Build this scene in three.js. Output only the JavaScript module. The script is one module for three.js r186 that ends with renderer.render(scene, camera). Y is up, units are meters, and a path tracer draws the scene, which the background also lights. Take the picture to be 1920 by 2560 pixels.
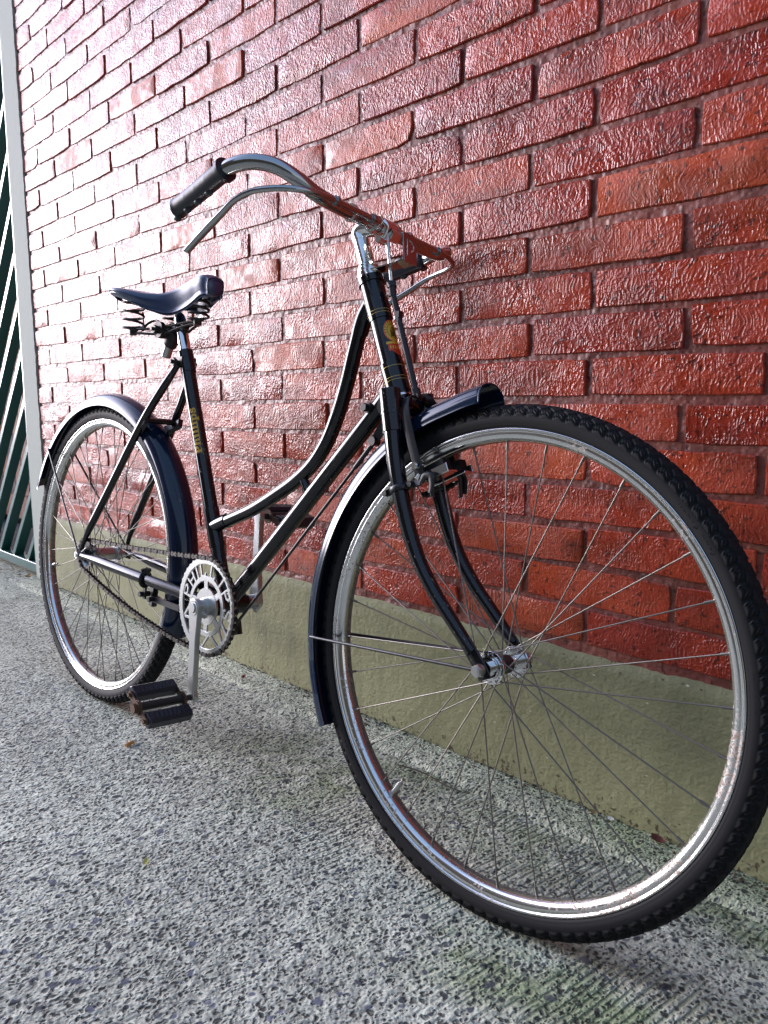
import * as THREE from 'three';
import { mergeGeometries, toCreasedNormals } from 'three/addons/utils/BufferGeometryUtils.js';
import { FontLoader } from 'three/addons/loaders/FontLoader.js';
import { TextGeometry } from 'three/addons/geometries/TextGeometry.js';
import { ImprovedNoise } from 'three/addons/math/ImprovedNoise.js';

// ---------------------------------------------------------------- camera, sky, sun, exposure
const scene = new THREE.Scene();
const camera = new THREE.PerspectiveCamera(66.57, 0.75, 0.02, 400);
camera.rotation.order = 'YXZ';
camera.rotation.set(-0.13828, 0.80705, -0.00581);
camera.position.set(1.30716, 0.71075, 1.15007);
camera.updateMatrixWorld();

const renderer = new THREE.WebGLRenderer({ antialias: true });
renderer.toneMapping = THREE.LinearToneMapping;
renderer.toneMappingExposure = 1.0;
renderer.shadowMap.enabled = true;

const V = (x, y, z) => new THREE.Vector3(x, y, z);
const clamp = (x, a = 0, b = 1) => Math.min(b, Math.max(a, x));
const smooth = (a, b, x) => { const t = clamp((x - a) / (b - a)); return t * t * (3 - 2 * t); };
const SUN = V(-0.90, 0.13, 0.37).normalize();

{ // hazy daylight sky: deep blue overhead, pale towards the horizon, brighter round the sun
  const W = 512, H = 256, d = new Float32Array(W * H * 4);
  for (let j = 0; j < H; j++) for (let i = 0; i < W; i++) {
    const lat = ((j + 0.5) / H - 0.5) * Math.PI, lon = ((i + 0.5) / W - 0.5) * 2 * Math.PI;
    const dir = V(Math.cos(lat) * Math.cos(lon), Math.sin(lat), Math.cos(lat) * Math.sin(lon));
    const e = Math.max(0, dir.y), c = dir.dot(SUN);
    const haze = Math.exp(-e * 4.2);
    const zen = [0.30, 0.49, 0.86], hor = [1.05, 0.97, 0.84];
    const g1 = Math.exp((c - 1) * 24) * 13, g2 = Math.exp((c - 1) * 8) * 11;
    const k = (j * W + i) * 4;
    for (let q = 0; q < 3; q++) {
      const gl = [1, 0.92, 0.82][q], gw = [0.77, 0.76, 1.06][q];
      d[k + q] = zen[q] + (hor[q] - zen[q]) * haze + g1 * gl + g2 * gw;
      if (dir.y < 0) d[k + q] *= Math.exp(dir.y * 6) * 0.9 + 0.1;
    }
    d[k + 3] = 1;
  }
  const t = new THREE.DataTexture(d, W, H, THREE.RGBAFormat, THREE.FloatType);
  t.mapping = THREE.EquirectangularReflectionMapping; t.colorSpace = THREE.LinearSRGBColorSpace;
  t.magFilter = THREE.LinearFilter; t.minFilter = THREE.LinearFilter; t.wrapS = THREE.RepeatWrapping; t.needsUpdate = true;
  scene.background = t; scene.environment = t;
}
const sun = new THREE.DirectionalLight(0xfff0dc, 0.8);
sun.position.copy(SUN).multiplyScalar(30); sun.castShadow = true; sun.shadow.radius = 24;
sun.shadow.mapSize.set(2048, 2048);
Object.assign(sun.shadow.camera, { left: -4, right: 4, top: 4, bottom: -4, near: 1, far: 60 });
scene.add(sun, sun.target);

// ---------------------------------------------------------------- helpers
let seed = 12345;
const rnd = () => { seed = (seed + 0x6D2B79F5) | 0; let t = Math.imul(seed ^ (seed >>> 15), 1 | seed); t = (t + Math.imul(t ^ (t >>> 7), 61 | t)) ^ t; return ((t ^ (t >>> 14)) >>> 0) / 4294967296; };
const rr = (a, b) => a + (b - a) * rnd();
const perlin = new ImprovedNoise();
const nz = (x, y, z = 0) => perlin.noise(x, y, z);
const fbm = (x, y, o = 4, z = 0) => { let s = 0, a = 0.5, f = 1; for (let i = 0; i < o; i++) { s += a * nz(x * f, y * f, z + i * 7.3); a *= 0.5; f *= 2.03; } return s; };
const counts = {};
function numbered(n) { const c = counts[n] = (counts[n] ?? -1) + 1; return c ? `${n}_${String(c).padStart(3, '0')}` : n; }
function mesh(name, geo, mat, parent, M) {
  const m = new THREE.Mesh(geo, mat); m.name = name; m.castShadow = m.receiveShadow = true;
  if (M) m.applyMatrix4(M);
  (parent ?? scene).add(m); return m;
}
function tag(o, label, category, group) { o.userData.label = label; if (category) o.userData.category = category; if (group) o.userData.group = group; return o; }
function struct(o) { o.userData.kind = 'structure'; return o; }
const merge = gs => mergeGeometries(gs.map(g => { const h = g.index ? g.toNonIndexed() : g.clone(); for (const k of Object.keys(h.attributes)) if (!['position', 'normal', 'uv'].includes(k)) h.deleteAttribute(k); return h; }));
const T = (x, y, z) => new THREE.Matrix4().makeTranslation(x, y, z);
const RX = a => new THREE.Matrix4().makeRotationX(a), RY = a => new THREE.Matrix4().makeRotationY(a), RZ = a => new THREE.Matrix4().makeRotationZ(a);
const mul = (...ms) => ms.reduce((a, b) => a.multiply(b), new THREE.Matrix4());
// swept tube with a radius (or elliptic radii) that varies along a smooth path
function sweep(pts, rad, { seg = 24, radial = 14, straight = false, caps = true, flat = null, closed = false, up = null } = {}) {
  pts = pts.map(p => Array.isArray(p) ? V(...p) : p);
  const curve = straight ? null : new THREE.CatmullRomCurve3(pts, closed, 'centripetal');
  const P = straight ? pts : curve.getSpacedPoints(seg);
  const n = P.length, pos = [], uv = [], idx = [];
  let len = 0; const L = [0]; for (let i = 1; i < n; i++) { len += P[i].distanceTo(P[i - 1]); L.push(len); }
  let N = null;
  for (let i = 0; i < n; i++) {
    const t = (i === 0 ? P[1].clone().sub(P[0]) : i === n - 1 ? P[n - 1].clone().sub(P[n - 2]) : P[i + 1].clone().sub(P[i - 1])).normalize();
    if (up) N = V(...up);
    if (!N) N = Math.abs(t.y) < 0.9 ? V(0, 1, 0) : V(1, 0, 0);
    N = N.clone().sub(t.clone().multiplyScalar(N.dot(t))).normalize();
    const B = t.clone().cross(N), f = L[i] / len;
    let a = typeof rad === 'function' ? rad(f) : rad; if (!Array.isArray(a)) a = [a, a];
    for (let k = 0; k <= radial; k++) {
      const th = k / radial * Math.PI * 2, c = Math.cos(th) * a[0], s = Math.sin(th) * a[1];
      pos.push(P[i].x + N.x * c + B.x * s, P[i].y + N.y * c + B.y * s, P[i].z + N.z * c + B.z * s); uv.push(k / radial, L[i]);
    }
  }
  const R = radial + 1;
  for (let i = 0; i < n - 1; i++) for (let k = 0; k < radial; k++) { const a = i * R + k; idx.push(a, a + R, a + 1, a + 1, a + R, a + R + 1); }
  if (caps) for (const e of [0, n - 1]) {
    const c = pos.length / 3, base = c + 1; pos.push(P[e].x, P[e].y, P[e].z); uv.push(0, 0);
    for (let k = 0; k <= radial; k++) { const q = (e * R + k) * 3; pos.push(pos[q], pos[q + 1], pos[q + 2]); uv.push(0, 0); }
    for (let k = 0; k < radial; k++) e ? idx.push(c, base + k + 1, base + k) : idx.push(c, base + k, base + k + 1);
  }
  const g = new THREE.BufferGeometry(); g.setAttribute('position', new THREE.Float32BufferAttribute(pos, 3)); g.setAttribute('uv', new THREE.Float32BufferAttribute(uv, 2)); g.setIndex(idx); g.computeVertexNormals();
  return g;
}
const rod = (a, b, r, radial = 12) => sweep([a, b], r, { straight: true, radial });
function box(w, h, d, M, bev = 0.0006) { // chamfered box
  const s = new THREE.Shape(); const x = w / 2 - bev, y = h / 2 - bev; s.moveTo(-x, -y); s.lineTo(x, -y); s.lineTo(x, y); s.lineTo(-x, y); s.closePath();
  const g = new THREE.ExtrudeGeometry(s, { depth: d - 2 * bev, bevelEnabled: true, bevelSize: bev, bevelThickness: bev, bevelSegments: 1 }); g.translate(0, 0, -d / 2 + bev);
  if (M) g.applyMatrix4(M); return g;
}
function along(a, b, w, h) { // box beam from a to b
  a = V(...a); b = V(...b); const d = b.clone().sub(a), l = d.length();
  const q = new THREE.Quaternion().setFromUnitVectors(V(0, 0, 1), d.normalize());
  return box(w, h, l).applyMatrix4(new THREE.Matrix4().compose(a.add(b).multiplyScalar(0.5), q, V(1, 1, 1)));
}
function nutAlongZ(r, h, M) { const g = new THREE.CylinderGeometry(r, r, h, 6).toNonIndexed(); g.computeVertexNormals(); g.rotateX(Math.PI / 2); if (M) g.applyMatrix4(M); return g; }
function cylZ(r, z0, z1, x = 0, y = 0, n = 24, r2 = r) { const g = new THREE.CylinderGeometry(r2, r, z1 - z0, n); g.rotateX(Math.PI / 2); g.translate(x, y, (z0 + z1) / 2); return g; }
function ringZ(ro, ri, z0, z1, n = 48, x = 0, y = 0) {
  const g = new THREE.LatheGeometry([[ri, z0], [ro, z0], [ro, z1], [ri, z1], [ri, z0]].map(p => new THREE.Vector2(...p)), n).toNonIndexed(); g.computeVertexNormals(); g.rotateX(Math.PI / 2); g.translate(x, y, 0); return g;
}
function ribbon(poly, w, z0, z1) { // flat bar following a polyline in the xy plane
  const gs = []; for (let i = 0; i + 1 < poly.length; i++) {
    const [a, b] = [poly[i], poly[i + 1]], dx = b[0] - a[0], dy = b[1] - a[1], l = Math.hypot(dx, dy);
    gs.push(box(l + w * 0.7, w, z1 - z0, mul(T((a[0] + b[0]) / 2, (a[1] + b[1]) / 2, (z0 + z1) / 2 + i * 0.00004), RZ(Math.atan2(dy, dx))), 0.0004));
  } return merge(gs);
}
// ---------------------------------------------------------------- textures
function tex(w, h, fn, srgb, rx = 1, ry = 1) {
  const d = new Uint8Array(w * h * 4), o = [0, 0, 0];
  for (let j = 0; j < h; j++) for (let i = 0; i < w; i++) { fn(i, j, o); const k = (j * w + i) * 4; for (let q = 0; q < 3; q++) d[k + q] = clamp(o[q], 0, 1) * 255 + 0.5; d[k + 3] = 255; }
  const t = new THREE.DataTexture(d, w, h); t.wrapS = t.wrapT = THREE.RepeatWrapping; t.magFilter = THREE.LinearFilter; t.minFilter = THREE.LinearMipmapLinearFilter; t.generateMipmaps = true; t.repeat.set(rx, ry);
  if (srgb) t.colorSpace = THREE.SRGBColorSpace; t.needsUpdate = true; return t;
}
const hash = (x, y, s) => { let h = Math.imul(x, 374761393) ^ Math.imul(y, 668265263) ^ Math.imul(s, 974634301); h = Math.imul(h ^ (h >>> 13), 1274126177); return ((h ^ (h >>> 16)) >>> 0) / 4294967296; };
const wrapv = (a, n) => ((a % n) + n) % n;
// tileable value noise: x,y in cells, period per
function vn(x, y, per, s) {
  const xi = Math.floor(x), yi = Math.floor(y), fx = x - xi, fy = y - yi, u = fx * fx * (3 - 2 * fx), v = fy * fy * (3 - 2 * fy);
  const a = wrapv(xi, per), b = wrapv(xi + 1, per), c = wrapv(yi, per), e = wrapv(yi + 1, per);
  const p = hash(a, c, s), q = hash(b, c, s), r = hash(a, e, s), t = hash(b, e, s);
  return p + (q - p) * u + (r - p) * v + (p - q - r + t) * u * v;
}
const srgb = l => l <= 0.0031308 ? 12.92 * l : 1.055 * Math.pow(l, 1 / 2.4) - 0.055;

// concrete with exposed aggregate, 2.4 m per tile
const GN = 2048, GH = new Float32Array(GN * GN), GC = new Float32Array(GN * GN * 3);
{
  const stone = (x, y, per, s, prob, rmin, rmax) => { // returns [inside 0..1, id]
    const xi = Math.floor(x), yi = Math.floor(y); let best = 0, id = 0;
    for (let b = -1; b <= 1; b++) for (let a = -1; a <= 1; a++) {
      const cx = wrapv(xi + a, per), cy = wrapv(yi + b, per); if (hash(cx, cy, s) > prob) continue;
      const px = xi + a + hash(cx, cy, s + 1), py = yi + b + hash(cx, cy, s + 2), an = hash(cx, cy, s + 3) * 3.1416, el = 0.55 + 0.45 * hash(cx, cy, s + 5);
      const dx = x - px, dy = y - py, u = dx * Math.cos(an) + dy * Math.sin(an), v = (-dx * Math.sin(an) + dy * Math.cos(an)) / el;
      const r = rmin + (rmax - rmin) * hash(cx, cy, s + 4) ** 2, k = 1 - Math.hypot(u, v) / r;
      if (k > best) { best = k; id = hash(cx, cy, s + 6); }
    } return [best, id];
  };
  for (let j = 0; j < GN; j++) for (let i = 0; i < GN; i++) {
    const x = i / GN, y = j / GN;
    const wx = (vn(x * 512, y * 512, 512, 1) - 0.5) * 0.0016 + (vn(x * 256, y * 256, 256, 2) - 0.5) * 0.002, wy = (vn(x * 512, y * 512, 512, 3) - 0.5) * 0.0016 + (vn(x * 256, y * 256, 256, 4) - 0.5) * 0.002;
    const big = vn(x * 9, y * 9, 9, 5) * 0.5 + vn(x * 23, y * 23, 23, 6) * 0.3 + vn(x * 61, y * 61, 61, 7) * 0.2;
    const med = vn(x * 170, y * 170, 170, 8), fine = vn(x * 700, y * 700, 700, 9), fine2 = hash(i, j, 10);
    let l = 0.50 + (big - 0.5) * 0.40 + (med - 0.5) * 0.18 + (fine - 0.5) * 0.34 + (fine2 - 0.5) * 0.16;
    let h = 0.55 + (fine - 0.5) * 0.22 + (med - 0.5) * 0.25 + (vn(x * 330, y * 330, 330, 21) - 0.5) * 0.2;
    let r = l * 0.985, g = l, b = l * 0.79;
    const gx = (x - 0.13) * 2.4, gz = (0.2 - y + (y > 0.22 ? 1 : 0)) * 2.4;   // metres along and out from the wall
    { const mk = smooth(0.15, 0.45, gx) * smooth(0.62, 0.34, gz) * smooth(0.09, 0.13, gz) * smooth(0.40, 0.62, vn(x * 18, y * 18, 18, 22) * 0.6 + vn(x * 50, y * 50, 50, 23) * 0.4), ph = (gx + gz * 0.1 + (vn(x * 60, y * 30, 60, 24) - 0.5) * 0.006) / 0.0125; const gr = smooth(0.62, 0.9, Math.cos(ph * Math.PI * 2) * 0.5 + 0.5) * mk * (0.5 + 0.5 * fine); r *= 1 - 0.62 * gr; g *= 1 - 0.58 * gr; b *= 1 - 0.64 * gr; h -= 0.4 * gr; }
    const X = x + wx, Y = y + wy;
    const pit = stone(X * 300, Y * 300, 300, 30, 0.66, 0.2, 0.60), pit2 = stone(X * 560, Y * 560, 560, 80, 0.40, 0.22, 0.60), [s1, id1] = stone(X * 190, Y * 190, 190, 40, 0.26, 0.14, 0.40), [s2, id2] = stone(X * 110, Y * 110, 110, 60, 0.16, 0.18, 0.36);
    if (pit[0] > 0) { const k = smooth(0, 0.35, pit[0]) * (0.62 + 0.38 * pit[1]); r *= 1 - k * 0.93; g *= 1 - k * 0.92; b *= 1 - k * 0.91; h -= k * 0.6; }
    if (pit2[0] > 0) { const k = smooth(0, 0.4, pit2[0]) * (0.3 + 0.5 * pit2[1]); r *= 1 - k; g *= 1 - k; b *= 1 - k; h -= k * 0.3; }
    for (const [s, id] of [[s1, id1], [s2, id2]]) if (s > 0) {
      const k = smooth(0, 0.18, s); const dk = 0.035 + 0.13 * id * id + 0.03 * fine; const blue = id > 0.6 ? 1.12 : 1.0;
      r += (dk * 0.92 - r) * k; g += (dk * 0.97 - g) * k; b += (dk * blue - b) * k; h += (0.45 - h) * k * 0.8;
    }
    const k = (j * GN + i); GC[k * 3] = r; GC[k * 3 + 1] = g; GC[k * 3 + 2] = b; GH[k] = h;
  }
}
const groundMap = tex(GN, GN, (i, j, o) => { const k = (j * GN + i) * 3; for (let q = 0; q < 3; q++) o[q] = srgb(clamp(GC[k + q])); }, true);
const groundBump = tex(GN, GN, (i, j, o) => { o[0] = o[1] = o[2] = GH[j * GN + i]; });

// painted brick faces: crinkled relief, 0.9 m per tile
const BN = 1024, BH = new Float32Array(BN * BN);
for (let j = 0; j < BN; j++) for (let i = 0; i < BN; i++) {
  const x = i / BN, y = j / BN;
  const w1 = vn(x * 48, y * 48, 48, 101), w2 = vn(x * 30, y * 30, 30, 102);
  const cr = 1 - Math.abs(2 * vn(x * 230 + w1 * 3.0, y * 130 + w2 * 3.6, 1 << 20, 103) - 1), cr2 = 1 - Math.abs(2 * vn(x * 430 + w2 * 4, y * 270 + w1 * 4, 1 << 20, 104) - 1);
  const lump = vn(x * 40, y * 40, 40, 105), gr = vn(x * 480, y * 480, 480, 106);
  const amt = 0.4 + 0.6 * vn(x * 14, y * 14, 14, 107);
  BH[j * BN + i] = 0.15 + lump * 0.32 + (cr * cr * 0.34 + cr2 * cr2 * 0.16) * amt + gr * 0.07;
}
const brickBump = tex(BN, BN, (i, j, o) => { o[0] = o[1] = o[2] = BH[j * BN + i]; });
const brickMap = tex(BN, BN, (i, j, o) => {
  const x = i / BN, y = j / BN, p = vn(x * 17, y * 17, 17, 111) * 0.5 + vn(x * 43, y * 43, 43, 112) * 0.3 + vn(x * 120, y * 120, 120, 113) * 0.2, f = vn(x * 420, y * 420, 420, 114);
  const bl = smooth(0.45, 0.75, vn(x * 9, y * 22, 1 << 20, 116) * 0.7 + p * 0.3), sp = smooth(0.80, 0.86, vn(x * 150, y * 150, 150, 117)) * 0.6; const s = (0.66 + 0.46 * p + 0.14 * (f - 0.5)) * (1 - 0.34 * bl) * (1 - sp), wear = smooth(0.66, 0.8, vn(x * 26, y * 60, 1 << 20, 115)) * 0.22;
  o[0] = srgb(clamp(s * 0.98 + wear * 0.02)); o[1] = srgb(clamp(s * (0.72 + 0.28 * p) + wear * 0.35)); o[2] = srgb(clamp(s * (0.8 + 0.2 * f) + wear * 0.2));
}, true);
const brickRough = tex(512, 512, (i, j, o) => { const x = i / 512, y = j / 512; o[0] = o[1] = o[2] = 0.55 + 0.45 * smooth(0.25, 0.7, vn(x * 16, y * 16, 16, 121) * 0.55 + vn(x * 60, y * 60, 60, 122) * 0.45); });
const plasterBump = tex(512, 512, (i, j, o) => { const x = i / 512, y = j / 512; o[0] = o[1] = o[2] = vn(x * 60, y * 60, 60, 131) * 0.45 + vn(x * 140, y * 140, 140, 132) * 0.35 + vn(x * 15, y * 15, 15, 133) * 0.2; });

// ---------------------------------------------------------------- materials
const M = {};
const phys = o => new THREE.MeshPhysicalMaterial(o), std = o => new THREE.MeshStandardMaterial(o);
const lin = (r, g, b) => new THREE.Color().setRGB(r, g, b);
M.ground = std({ map: groundMap, bumpMap: groundBump, bumpScale: 0.007, roughness: 0.92, vertexColors: true });
M.bricks = [[0.40, 0.047, 0.015], [0.43, 0.060, 0.017], [0.33, 0.034, 0.013], [0.38, 0.052, 0.018], [0.46, 0.074, 0.019], [0.34, 0.034, 0.012], [0.42, 0.055, 0.017]].map((c, i) =>
  phys({ color: lin(...c), map: brickMap, bumpMap: brickBump, bumpScale: [0.0034, 0.0026, 0.0038, 0.003, 0.0022, 0.0036, 0.003][i], roughness: [0.42, 0.48, 0.38, 0.45, 0.55, 0.40, 0.46][i], roughnessMap: brickRough, ior: 1.45 }));
M.mortar = phys({ color: lin(0.24, 0.075, 0.052), map: brickMap, bumpMap: plasterBump, bumpScale: 0.0028, roughness: 0.44, ior: 1.45 });
M.band = std({ color: lin(0.34, 0.365, 0.31), bumpMap: plasterBump, bumpScale: 0.0006, roughness: 0.8 });
{ // black enamel, chipped and scuffed in places
  const chip = (i, j) => { const x = i / 256, y = j / 1024, a = vn(x * 34, y * 150, 1 << 20, 501) * 0.6 + vn(x * 90, y * 380, 1 << 20, 502) * 0.4, b = vn(x * 5, y * 14, 1 << 20, 503), sc = vn(x * 60 + y * 8, y * 26 + x * 4, 1 << 20, 504); return Math.max(smooth(0.86, 0.9, a + (b - 0.5) * 0.22), smooth(0.93, 0.96, sc) * smooth(0.45, 0.6, b) * 0.7); };
  const map = tex(256, 1024, (i, j, o) => { const k = chip(i, j), d = 0.003 * hash(i, j, 505); o[0] = srgb(0.004 + d + 0.20 * k); o[1] = srgb(0.0045 + d + 0.17 * k); o[2] = srgb(0.0055 + d + 0.13 * k); }, true);
  const rm = tex(256, 1024, (i, j, o) => { const x = i / 256, y = j / 1024; o[0] = o[1] = o[2] = 0.09 + 0.12 * smooth(0.5, 0.8, vn(x * 6, y * 24, 1 << 20, 506)) + 0.5 * chip(i, j); });
  M.black = phys({ map, roughnessMap: rm, roughness: 1, ior: 1.52 });
}
M.guard = phys({ color: lin(0.004, 0.013, 0.034), roughness: 0.12, ior: 1.5 });  // black enamel; the navy base colour paints in its blue sky reflection
M.oldChrome = std({ color: lin(0.40, 0.41, 0.41), metalness: 1, roughness: 0.14 });
M.blackWorn = phys({ color: lin(0.010, 0.010, 0.011), roughness: 0.4, ior: 1.5 });
M.chrome = std({ color: lin(0.78, 0.78, 0.76), metalness: 1, roughness: 0.13 });
M.steel = std({ color: lin(0.56, 0.56, 0.54), metalness: 1, roughness: 0.3 });
M.spoke = std({ color: lin(0.20, 0.185, 0.165), metalness: 0.9, roughness: 0.4 });
M.alloy = std({ color: lin(0.52, 0.53, 0.51), metalness: 0.9, roughness: 0.32 });
M.darkSteel = std({ color: lin(0.035, 0.032, 0.03), metalness: 0.4, roughness: 0.45 });
M.rusty = std({ color: lin(0.11, 0.065, 0.04), metalness: 0.5, roughness: 0.6 });
M.rubber = phys({ color: lin(0.005, 0.0053, 0.006), roughness: 0.68, ior: 1.33 });
M.grip = phys({ color: lin(0.014, 0.016, 0.024), roughness: 0.36 });
M.saddle = phys({ color: lin(0.013, 0.038, 0.10), roughness: 0.3, ior: 1.6, clearcoat: 0.6, clearcoatRoughness: 0.25 });  // blue sheen of the sky is put into the base colour
M.gold = std({ color: lin(0.62, 0.45, 0.10), roughness: 0.5, metalness: 0.3 });
M.gate = phys({ color: lin(0.02, 0.10, 0.085), roughness: 0.3, ior: 1.6, clearcoat: 0.5 });
function rimMat(rust0, rust1) { // chrome with specks of rust that gather on one stretch of the rim
  const w = 1024, h = 64;
  const f = (i, j) => { const a = i / w * 360, x = i / w, y = j / h; const near = smooth(rust0 - 25, rust0 + 15, a) * (1 - smooth(rust1 - 15, rust1 + 25, a)); const n = vn(x * 700, y * 46, 700, 201) * 0.5 + hash(i, j, 202) * 0.5; const l = vn(x * 60, y * 8, 60, 203); return smooth(0.56, 0.72, n + (l - 0.5) * 0.5 + near * 0.20 - 0.24); };
  const g = (i, j) => { const x = i / w, y = j / h; return smooth(0.235, 0.275, y + 0.012 * vn(x * 200, y * 20, 200, 205)) * (1 - smooth(0.53, 0.58, y)) * (0.75 + 0.25 * vn(x * 500, y * 30, 500, 206)); };
  const map = tex(w, h, (i, j, o) => { const k = f(i, j) * 0.85, d = 1 - 0.8 * g(i, j); o[0] = srgb((0.76 + (0.17 - 0.76) * k) * d); o[1] = srgb((0.76 + (0.095 - 0.76) * k) * d); o[2] = srgb((0.74 + (0.045 - 0.74) * k) * d); }, true);
  const mr = tex(w, h, (i, j, o) => { const k = f(i, j), d = g(i, j); o[0] = 1; o[1] = 0.17 + 0.5 * k + 0.35 * d; o[2] = 1 - 0.75 * k - 0.2 * d; });
  return std({ map, metalnessMap: mr, roughnessMap: mr, metalness: 1, roughness: 1 });
}

// ---------------------------------------------------------------- ground
{
  const W = 80, gs = [];
  const xs = [], zs = []; for (let x = -2.6; x <= 1.8001; x += 0.022) xs.push(x); for (let z = -0.06; z <= 1.9; z += 0.022) zs.push(z);
  xs.unshift(-W, -20, -8, -4); xs.push(2.5, 6, 20, W); zs.unshift(-W, -20, -5, -1); zs.push(2.4, 4, 10, 25, W);
  const pos = [], uv = [], col = [], idx = [], nx = xs.length;
  for (const z of zs) for (const x of xs) {
    pos.push(x, 0, z); uv.push(x / 2.4 + 0.13, -z / 2.4 + 0.2);
    // green algae and dirt along the wall; darker patches near and behind front wheel
    const n = fbm(x * 6, z * 6, 4) + 0.5 * nz(x * 31, z * 31, 3), m1 = smooth(0.36, 0.05, z) * smooth(-0.2, 0.5, x), m2 = Math.exp(-((z - 0.43 - (x - 0.75) * -0.28) ** 2) / 0.004) * smooth(0.45, 0.75, x), m3 = Math.exp(-((x - 0.12) ** 2 / 0.05 + (z - 0.3) ** 2 / 0.02));
    const m = clamp((n * 1.5 + 0.35) * (m1 * 1.15 + m2 * 1.35 + m3 * 0.9) + 0.05 * n, 0, 0.85);
    col.push(1 - 0.60 * m, 1 - 0.52 * m, 1 - 0.72 * m);
  }
  for (let j = 0; j < zs.length - 1; j++) for (let i = 0; i < nx - 1; i++) { const a = j * nx + i; idx.push(a, a + nx, a + 1, a + 1, a + nx, a + nx + 1); }
  const g = new THREE.BufferGeometry(); g.setAttribute('position', new THREE.Float32BufferAttribute(pos, 3)); g.setAttribute('uv', new THREE.Float32BufferAttribute(uv, 2)); g.setAttribute('color', new THREE.Float32BufferAttribute(col, 3)); g.setIndex(idx); g.computeVertexNormals();
  struct(mesh('ground', g, M.ground));
}
{ // smoother concrete strip cast against the foot of the wall, its front edge worn uneven
  const pos = [], uv = [], col = [], idx = []; const n = 260, rows = 6;
  for (let i = 0; i <= n; i++) {
    const x = -1.95 + i / n * 3.9, edge = 0.105 + 0.012 * fbm(x * 3, 2, 3) + 0.004 * nz(x * 40, 1, 0);
    for (let k = 0; k <= rows; k++) { const f = k / rows, z = f * edge; const y = f > 0.95 ? 0.0005 : 0.006 + 0.0015 * nz(x * 14, z * 40, 2); pos.push(x, k === rows ? -0.004 : y, k === rows ? edge + 0.003 : z);
      uv.push(x / 2.4 * 1.3 + 0.4, -z / 2.4 * 1.3 + 0.75); const m = clamp((fbm(x * 8, z * 12, 4) + 0.25) * 1.6 * smooth(0.2, 0.9, x) + smooth(0.03, 0.0, z) * (0.5 + nz(x * 30, 4, 0)), 0, 0.8); col.push(1.08 - 0.5 * m, 1.08 - 0.42 * m, 1.02 - 0.6 * m); }
  }
  for (let i = 0; i < n; i++) for (let k = 0; k < rows; k++) { const a = i * (rows + 1) + k, b = a + rows + 1; idx.push(a, a + 1, b, b, a + 1, b + 1); }
  const g = new THREE.BufferGeometry(); g.setAttribute('position', new THREE.Float32BufferAttribute(pos, 3)); g.setAttribute('uv', new THREE.Float32BufferAttribute(uv, 2)); g.setAttribute('color', new THREE.Float32BufferAttribute(col, 3)); g.setIndex(idx); g.computeVertexNormals();
  struct(mesh('pavement_strip', g, M.ground));
}
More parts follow.
